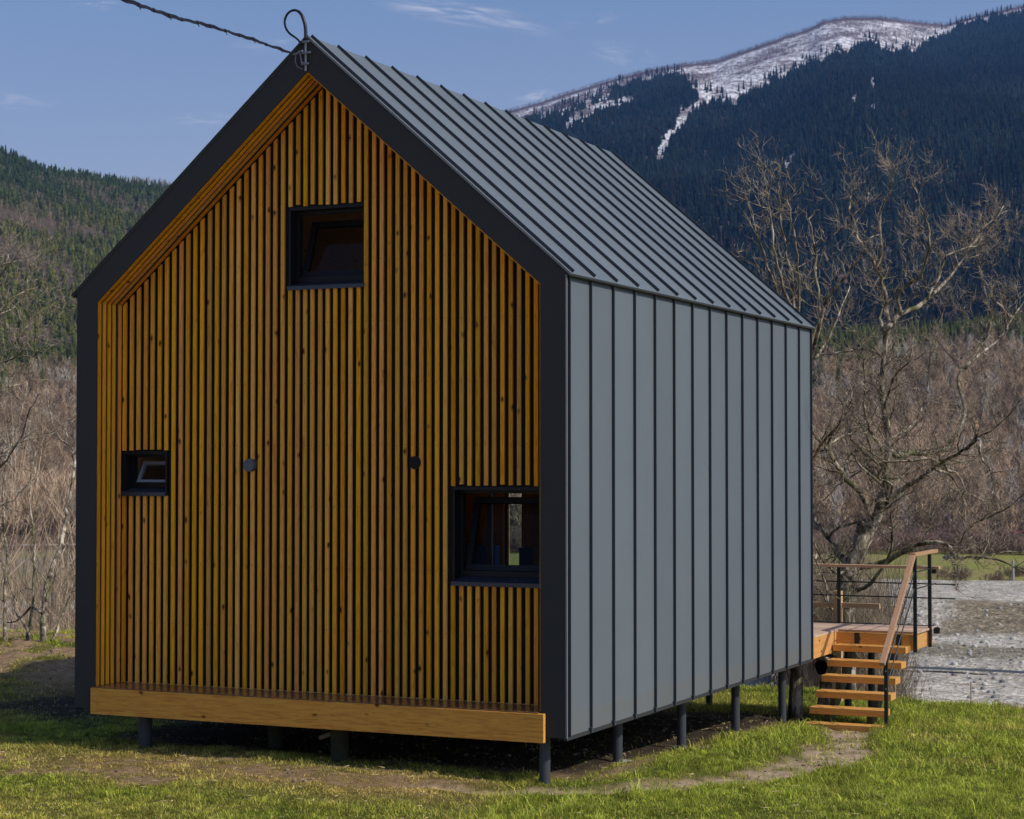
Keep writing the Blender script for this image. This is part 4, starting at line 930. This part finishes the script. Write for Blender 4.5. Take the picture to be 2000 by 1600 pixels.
# big gnarled tree behind the deck
T1 = Tree(5); Z0 = 30.5
LIMBS = [ # the first is the bole # (row points), depth change, r0, r1, twig length
 ([(1652,1400),(1650,1240),(1652,1160),(1664,1100),(1684,1050),(1692,1020)],.1,.20,.12,.5),
 ([(1668,1100),(1700,1040),(1720,985),(1731,938),(1734,870),(1727,800),(1722,750),(1728,675),(1734,630),(1727,570),(1716,532)],.4,.085,.026,.8),
 ([(1716,532),(1690,492),(1672,450),(1660,405),(1664,380),(1660,358)],.7,0.0372,0.0069,.6),
 ([(1716,532),(1719,480),(1717,440),(1722,405),(1738,375),(1745,350)],-.6,0.0338,0.0069,.6),
 ([(1734,640),(1760,615),(1812,585),(1869,521),(1905,470),(1930,436)],1.6,0.0507,0.0097,.7),
 ([(1760,615),(1754,570),(1790,545),(1805,520),(1816,480),(1812,440),(1797,401),(1788,370),(1778,352)],-1.2,0.0372,0.0069,.6),
 ([(1812,585),(1835,540),(1850,500),(1905,480),(1928,455),(1960,402)],.9,0.0203,0.0057,.5),
 ([(1733,880),(1760,890),(1790,885),(1850,874),(1884,806),(1872,750),(1880,720),(1915,680),(1936,630),(1934,600),(1915,545),(1906,502)],2.2,0.0507,0.0083,.7),
 ([(1880,720),(1930,680),(1962,649),(1985,610),(2010,580)],1.4,0.0304,0.0083,.6),
 ([(1668,1110),(1725,1099),(1791,1063),(1848,1063),(1868,1088),(1912,1088),(1967,1103),(2020,1130)],-1.5,0.0575,0.0083,.7),
 ([(1868,1086),(1886,1039),(1903,1022),(1952,1000),(1978,982),(2010,960)],-.8,0.0270,0.0069,.6),
 ([(1714,993),(1758,958),(1791,934),(1824,914),(1846,901),(1880,880),(1901,861),(1950,830),(2005,770)],-2.2,0.0473,0.0083,.7),
 ([(1824,916),(1856,928),(1873,950),(1900,968),(1935,985)],.8,0.0237,0.0057,.5),
 ([(1660,1110),(1640,1085),(1624,1061),(1606,1035),(1588,1013),(1570,985)],1.2,0.0676,0.0207,.7),
 ([(1692,1048),(1692,982),(1648,931),(1632,905),(1615,876),(1588,845),(1575,800)],-1.1,0.0575,0.0138,.7),
 ([(1648,931),(1660,890),(1690,870),(1700,830)],1.2,0.0203,0.0069,.5),
 ([(1730,938),(1700,925),(1690,900),(1740,860),(1780,830),(1810,770),(1815,700),(1830,650),(1845,600)],2.0,0.0338,0.0069,.6),
 ([(1727,800),(1745,740),(1770,710),(1780,680)],-1.4,0.0237,0.0069,.5),
 ([(1722,760),(1690,740),(1686,710),(1720,690),(1765,680)],1.0,0.0203,0.0057,.5),
 ([(1722,880),(1700,840),(1688,800),(1690,760),(1684,700),(1660,680),(1640,640)],-1.0,0.0304,0.0069,.6),
 ([(1668,1100),(1640,1120),(1610,1100),(1590,1060)],-1.4,0.0338,0.0097,.6),
 ([(1655,1200),(1625,1190),(1600,1150)],-.8,0.0338,0.0138,.5),
 ([(1660,1160),(1700,1140),(1735,1090),(1742,1040),(1740,1000)],-.7,0.0406,0.0138,.6)]
ends = {}
for i, (pp, dz, r0_, r1_, ln) in enumerate(LIMBS):
    zs = Z0+.4*min(1, (1330-pp[0][1])/800)
    pl = smoothpath([at(u, v_, zs+dz*(j/(len(pp)-1))) for j, (u, v_) in enumerate(pp)], 3, .012, T1.r)
    T1.limb(pl, r0_, r1_, 2, 4.8 if i else 3.2, ln*1.15)
    if i in (1, 2, 4, 5, 7, 8, 11, 13, 14, 16): ends[i] = pl
for i, pl in ends.items():      # further rambling limbs so that the crown spreads every way
    for q in range(9 if i == 1 else 3 if i in (13, 14, 11) else 1):
        b_ = pl[T1.r.randrange(int(len(pl)*.1), int(len(pl)*.75))]; a_ = T1.r.uniform(0, 6.283)
        if b_.z > at(1700, 560, Z0).z: continue
        if i == 1 and q < 5: a_ = math.pi + T1.r.uniform(-.9, .9)
        p_ = T1.wander(b_, Vector((math.cos(a_), math.sin(a_), T1.r.uniform(.15, 1.1))), T1.r.uniform(.9, 1.9), 10, .30, .02); T1.limb(p_, .030, .007, 2, 4.1, .62)
t1b = at(1652, 1330, Z0); T1.build('gnarled_tree', tuple(t1b), 'large gnarled leafless tree with thick trunk standing behind the deck', 'tree')
# second tree: its upright shoots rise over the roof's rear corner
T2_ = Tree(11); Z0 = 26.5
for pp, dz, r0_, r1_, ln in [
 ([(1556,1420),(1554,1250),(1552,1100),(1550,950),(1552,800),(1555,700),(1552,630)],0.,.11,.05,.5),
 ([(1556,632),(1520,575),(1500,520),(1478,450),(1462,400),(1449,366)],.6,.045,.006,.5),
 ([(1556,632),(1528,560),(1515,500),(1506,440),(1501,400),(1492,350),(1486,306)],-.5,.045,.006,.5),
 ([(1556,632),(1548,560),(1538,500),(1527,440),(1522,390),(1520,355)],.8,.045,.006,.5),
 ([(1556,632),(1560,570),(1556,500),(1548,450),(1542,405),(1535,380)],-.9,.04,.006,.5),
 ([(1575,690),(1600,620),(1595,540),(1590,480),(1582,430),(1600,410)],1.0,.05,.007,.5),
 ([(1580,720),(1610,600),(1650,540),(1680,500),(1700,470)],-1.2,.06,.010,.5),
 ([(1586,900),(1610,860),(1640,830),(1650,780)],-1.0,.04,.01,.5),
 ([(1590,700),(1620,660),(1640,610),(1660,560)],1.3,.035,.01,.5),
 ([(1560,600),(1510,590),(1485,540),(1470,500)],1.2,.03,.006,.5),
 ([(1588,1080),(1610,1130),(1618,1180)],-1.0,.03,.01,.4)]:
    pl = smoothpath([at(u, v_, Z0+dz*(j/(len(pp)-1))) for j, (u, v_) in enumerate(pp)], 3, .012, T2_.r)
    T2_.limb(pl, r0_*.6 if r0_ < .1 else r0_, r1_*.8, 2 if r0_ < .1 else 1, 4.0 if r0_ < .1 else 1.0, ln*1.15)
T2_.build('leafless_tree', tuple(at(1592, 1420, Z0)), 'leafless tree with many upright shoots rising over the rear corner of the roof', 'tree')
# bare saplings and shrubs left of the cabin
def sap(pp, Z, r0_, name, label, seed, ln=.6, dn=2.2, lev=1, extra=()):
    t = Tree(seed)
    for k_ in range(200):
        Z = 22+.1*k_; p0_ = at(pp[0][0], 1252, Z)
        if p0_.z < float(gz(p0_.x, p0_.y))+.02: break
    p0_ = at(*pp[0], Z); g = float(gz(p0_.x, p0_.y)); pl = smoothpath([at(u, v_, Z+.3*j) for j, (u, v_) in enumerate(pp)], 3, .01, t.r)
    if pl[0].z > g: pl.insert(0, Vector((pl[0].x, pl[0].y, g-.1)))
    t.limb(pl, r0_, r0_*.15, lev, dn, ln)
    for ep in extra:
        pl2 = smoothpath([at(u, v_, Z+.2*j) for j, (u, v_) in enumerate(ep)], 3, .01, t.r); t.limb(pl2, r0_*.55, r0_*.1, lev, dn, ln*.8)
    return t.build(name, (p0_.x, p0_.y, g), label, 'tree', 'bare saplings left of the cabin')
sap([(84,1262),(86,1190),(95,1130),(112,1085),(124,1040),(132,990),(143,930),(146,890),(140,875),(118,858),(100,815),(92,770)], 27.5, .055, 'bare_sapling', 'dark curved bare sapling nearest the cabin\'s left corner', 21, .7, 1.6, 1, [[(88,1175),(110,1120),(130,1060),(160,1010)],[(84,1200),(60,1190),(30,1215),(-10,1205)]])
sap([(8,1258),(10,1180),(14,1100),(8,1040),(4,980),(12,900),(35,830),(50,760),(60,700)], 28.5, .035, 'bare_sapling', 'straight thin bare sapling at the left edge of the photo', 22, .7, 1.8, 1)
sap([(52,1258),(62,1190),(68,1110),(66,1040),(58,980),(62,920),(76,850),(82,800)], 29.5, .03, 'bare_sapling', 'slender pale bare sapling between the other two', 23, .6, 2.0, 1)
sap([(60,1258),(45,1215),(30,1190),(12,1120),(-20,1060)], 28., .03, 'bare_sapling', 'short bare sapling leaning to the left edge', 24, .6, 2.0, 1)
sap([(100,1258),(115,1215),(130,1180),(142,1140),(158,1090)], 30., .03, 'bare_sapling', 'low bare sapling leaning behind the cabin wall', 25, .6, 2.0, 1)
# pale twiggy tree reaching in from the left
T3 = Tree(31); Z0 = 31
for pp, dz, r0_, r1_, ln in [
 ([(-150,1290),(-150,1150),(-140,1000),(-120,880)],0,.16,.11,.4),
 ([(-120,880),(-80,800),(-30,740),(10,690),(50,640),(75,600)],.7,.07,.010,.9),
 ([(-120,880),(-90,760),(-50,650),(-10,560),(25,510),(50,462)],-.7,.07,.008,.9),
 ([(-120,900),(-60,900),(-10,890),(20,875),(60,850),(110,845)],.8,.07,.010,.9),
 ([(-120,870),(-70,730),(-30,640),(20,585),(70,560),(88,520)],1.3,.06,.008,.9),
 ([(-140,1000),(-70,960),(-20,930),(30,880),(60,800),(80,770)],-1.,.06,.010,.9),
 ([(-140,1000),(-60,1000),(10,985),(50,950),(100,900)],1.4,.05,.010,.9),
 ([(-120,850),(-60,700),(-40,600),(-20,520),(10,480)],.2,.05,.010,.9),
 ([(-100,800),(-30,720),(30,700),(80,690),(110,670)],-.6,.04,.008,.9),
 ([(-100,820),(-20,780),(40,750),(100,740)],.9,.04,.008,.9)]:
    pl = smoothpath([at(u, v_, Z0+dz*(j/(len(pp)-1))) for j, (u, v_) in enumerate(pp)], 3, .02, T3.r); T3.limb(pl, r0_*.55, r1_*.6, 2, 3.0 if r0_ < .1 else 1., ln)
T3.build('twiggy_tree', tuple(at(-150, 1290, Z0)), 'pale twiggy leafless tree reaching in from the left edge', 'tree')
# thicket on the slope below the terrace on the left
bpt = [bare_proto(150, s+60, .20) for s in range(6)]
n = 34; uu = rng.uniform(-350, 420, n); Zs = rng.uniform(36, 75, n); Pp = []
for a, b_ in zip(uu, Zs):
    p = at(a, 905, b_); Pp.append((p.x, p.y, float(gz(p.x, p.y))-.3))
Pp = np.array(Pp); top_ = np.array([at(a, random.uniform(900, 1225), b_).z for a, b_ in zip(uu, Zs)]); hh = np.clip(top_-Pp[:,2], 1.5, 16)
scatter('slope_thicket', bpt, Pp, hh, hh*.55+1.2, np.array([.38,.29,.20])*rng.uniform(.6,1.4,n)[:,None], M['bare'], 'dense leafless brown thicket growing on the slope left of the cabin', 'thicket')
# and brush on the slope under the big tree
n = 70; uu = rng.uniform(1540, 1745, n); Zs = rng.uniform(33, 45, n); Pp = np.array([(lambda p: (p.x, p.y, float(gz(p.x, p.y))-.3))(at(a, 905, b_)) for a, b_ in zip(uu, Zs)])
top_ = np.array([at(a, random.uniform(1110, 1240), b_).z for a, b_ in zip(uu, Zs)]); hh = np.clip(top_-Pp[:,2], 1, 12)
scatter('bank_brush', bpt, Pp, hh, hh*.35+.6, np.array([.30,.24,.17])*rng.uniform(.5,1.4,n)[:,None], M['bare'], 'leafless brush below the deck around the big tree', 'brush')
# shrubs on the meadow
n = 26; T, Q, P = polar_points(n, .10, .30, 405, 470, lambda T, Q: -22.7+0*T)
for i, (u, Z, s_) in enumerate([(1862, 425, 3.2), (1945, 415, 2.4), (1985, 440, 2.6)]):
    q = far_ground(u, Z, -22.8); m_ = 34; PP = np.array([[q[0]+random.gauss(0, s_*.75), q[1]+random.gauss(0, s_*.75), q[2]] for _ in range(m_)])
    bo = scatter('bare_shrub', bp3, PP-np.array(q), rng.uniform(.4, 1.05, m_)*s_, rng.uniform(.6, 1.4, m_)*s_, np.array([.26,.18,.13])*rng.uniform(.5, 1.3, m_)[:,None], M['bare'], None, None)
    bo.location = q; del bo['kind']; tag(bo, ['reddish brown round shrub on the meadow right of the stair railing', 'faint leafless shrub on the meadow left of the pale post', 'dark shrub on the meadow behind the pale post'][i], 'shrub', 'shrubs on the meadow')

# ------------------------------------------------------------------ grass
def in_view(x, y, m=.03):
    dx = x-CAM.x; dy = y-CAM.y; f = -dx*math.sin(YAW)+dy*math.cos(YAW); r = dx*math.cos(YAW)+dy*math.sin(YAW); return (f > 8) & (np.abs(r/f) < .2605+m+.6/np.maximum(f, 1))
def blades(n, x0, x1, y0, y1, hmin, hmax, wd, keepf, tuft=False):
    x = rng.uniform(x0, x1, n); y = rng.uniform(y0, y1, n)
    k = in_view(x, y); x, y = x[k], y[k]; k = rng.random(len(x)) < keepf(x, y); x, y = x[k], y[k]; n = len(x)
    lush = fbm(x, y, .28, 4, 77); h = (hmin+1.15*(hmax-hmin)*rng.random(n)**1.5)*(.15+1.7*lush)*(.4+1.3*vnoise(x, y, .07, 9)); dr_ = drymask(x, y); d = dirtmask(x, y); h = h*(1-.5*dr_)*(1-.45*d)
    z = gz(x, y)-.006
    a = rng.random(n)*6.283; c, s = np.cos(a), np.sin(a); lean = (.2+rng.random(n)*1.3)*h; la = rng.random(n)*6.283
    w2 = wd*(.6+.8*rng.random(n))
    V = np.zeros((n, 5, 3)); mx = lean*.35*np.cos(la); my = lean*.35*np.sin(la)
    V[:,0] = np.stack([x-c*w2, y-s*w2, z], 1); V[:,1] = np.stack([x+c*w2, y+s*w2, z], 1)
    V[:,2] = np.stack([x+mx-c*w2*.7, y+my-s*w2*.7, z+h*.55], 1); V[:,3] = np.stack([x+mx+c*w2*.7, y+my+s*w2*.7, z+h*.55], 1)
    V[:,4] = np.stack([x+lean*np.cos(la), y+lean*np.sin(la), z+h*(1-.35*lean/h)], 1)
    F = np.array([[0,1,3],[0,3,2],[2,3,4]])[None]+(np.arange(n)*5)[:,None,None]
    tone = (.55+.9*rng.random(n))*(.45+1.1*fbm(x, y, .3, 4, 71))*(.45+1.1*vnoise(x, y, .055, 4)); q = np.clip(dr_*.9+.35*d+.25*(rng.random(n)-.5)+.5*(rng.random(n) < .12)+.06, 0, 1)[:,None]
    col = (np.array([.37,.44,.045])*(1-q)+np.array([.68,.50,.16])*q)*tone[:,None]
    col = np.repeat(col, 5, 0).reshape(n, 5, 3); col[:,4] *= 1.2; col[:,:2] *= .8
    return V.reshape(-1,3), F.reshape(-1,3), col.reshape(-1,3)
def kf(x, y):
    d = dirtmask(x, y); under = sstep(-.2,.2,x)*sstep(5.6,5.4,x)*sstep(.4,.9,y)*sstep(9,8.5,y)
    return np.clip((1.02-d*1.05)*(.55+.6*fbm(x, y, .35, 2, 73))*(1-.92*under), .03, 1)
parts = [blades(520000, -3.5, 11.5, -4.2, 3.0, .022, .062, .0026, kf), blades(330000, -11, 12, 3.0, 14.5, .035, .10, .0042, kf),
         blades(60000, 5.5, 10.5, -3, 9, .07, .14, .0035, lambda x, y: sstep(.55, .68, fbm(x, y, .55, 3, 78))*(1-dirtmask(x, y)))]
n0 = 0; VV, FF, CC = [], [], []
for v, f, c in parts: VV.append(v); FF.append(f+n0); CC.append(c); n0 += len(v)
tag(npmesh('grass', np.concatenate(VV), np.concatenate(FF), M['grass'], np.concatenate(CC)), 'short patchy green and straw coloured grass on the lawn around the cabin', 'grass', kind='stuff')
# stones and clods
ico = [(math.cos(a)*math.cos(b), math.sin(a)*math.cos(b), math.sin(b)) for b in (-.6,.6) for a in [6.283*j/6+(b > 0)*.5 for j in range(6)]]+[(0,0,-1),(0,0,1)]
fi = [(j, (j+1) % 6, 6+j) for j in range(6)]+[((j+1) % 6, 6+(j+1) % 6, 6+j) for j in range(6)]+[((j+1) % 6, j, 12) for j in range(6)]+[(6+j, 6+(j+1) % 6, 13) for j in range(6)]
pr = [(np.array(ico)*(.8+.4*np.random.default_rng(q).random((14, 3))), np.array(fi)) for q in range(4)]
n = 5200; x = rng.uniform(-10, 8, n); y = rng.uniform(-2.5, 12, n); k = in_view(x, y) & (rng.random(n) < dirtmask(x, y)*.8+.02); x, y = x[k], y[k]; n = len(x); s_ = .008+.022*rng.random(n)**3
scatter('soil_clods', pr, np.stack([x, y, gz(x, y)+s_*.2], 1), s_*.6, s_, np.array([.20,.155,.115])*rng.uniform(.5,1.5,n)[:,None], M['bare'], 'small stones and clods scattered over the bare soil around the cabin', 'stones')
n = 16000; x = rng.uniform(-11, 11.5, n); y = rng.uniform(-4, 13, n); k = in_view(x, y) & (rng.random(n) < .25+.75*drymask(x, y)); x, y = x[k], y[k]; n = len(x); a = rng.random(n)*6.283; l_ = rng.uniform(.010, .045, n); w_ = rng.uniform(.002, .008, n); z = gz(x, y)+rng.uniform(.008, .04, n)*(1-.6*dirtmask(x, y)); c, s__ = np.cos(a), np.sin(a)
V = np.stack([np.stack([x-c*l_-s__*w_, y-s__*l_+c*w_, z], 1), np.stack([x+c*l_, y+s__*l_, z+.008*rng.normal(size=n)], 1), np.stack([x-c*l_+s__*w_, y-s__*l_-c*w_, z+.006], 1)], 1)
tag(npmesh('leaf_litter', V.reshape(-1, 3), np.arange(3*n).reshape(-1, 3), M['bare'], np.repeat(np.array([.50,.38,.22])*rng.uniform(.35, 1.3, n)[:,None], 3, 0)), 'dry straw and leaf scraps scattered over the lawn', 'leaf litter', kind='stuff')
# river boulders
n = 9000; T, Q, P = polar_points(n, -.33, .33, 190, 345, lambda T, Q: rv_h(T, Q, CAM.x+Q*np.sin(T-YAW), CAM.y+Q*np.cos(T-YAW))); s_ = .10+.45*rng.random(n)**7
scatter('river_stones', pr, P, s_*.8, s_, np.array([.42,.40,.36])*rng.uniform(.35,1.4,n)[:,None], M['bare'], 'pale stones strewn over the river gravel', 'stones')

# ------------------------------------------------------------------ air over the valley
hz = mat('haze_air'); t = hz.node_tree; t.nodes.clear(); o_ = t.nodes.new('ShaderNodeOutputMaterial'); pv = t.nodes.new('ShaderNodeVolumePrincipled')
pv.inputs['Color'].default_value = (.16,.42,1.0,1); pv.inputs['Density'].default_value = 3.4e-5; pv.inputs['Anisotropy'].default_value = .1
t.links.new(pv.outputs[0], o_.inputs['Volume'])
mb = MB(); mb.box(-9800, 9800, -9800, 9800, -30, 2400); hb = mb.build('haze', hz); tag(hb, 'thin blue haze filling the valley in front of the mountain', 'haze', kind='stuff'); hb.display_type = 'WIRE'
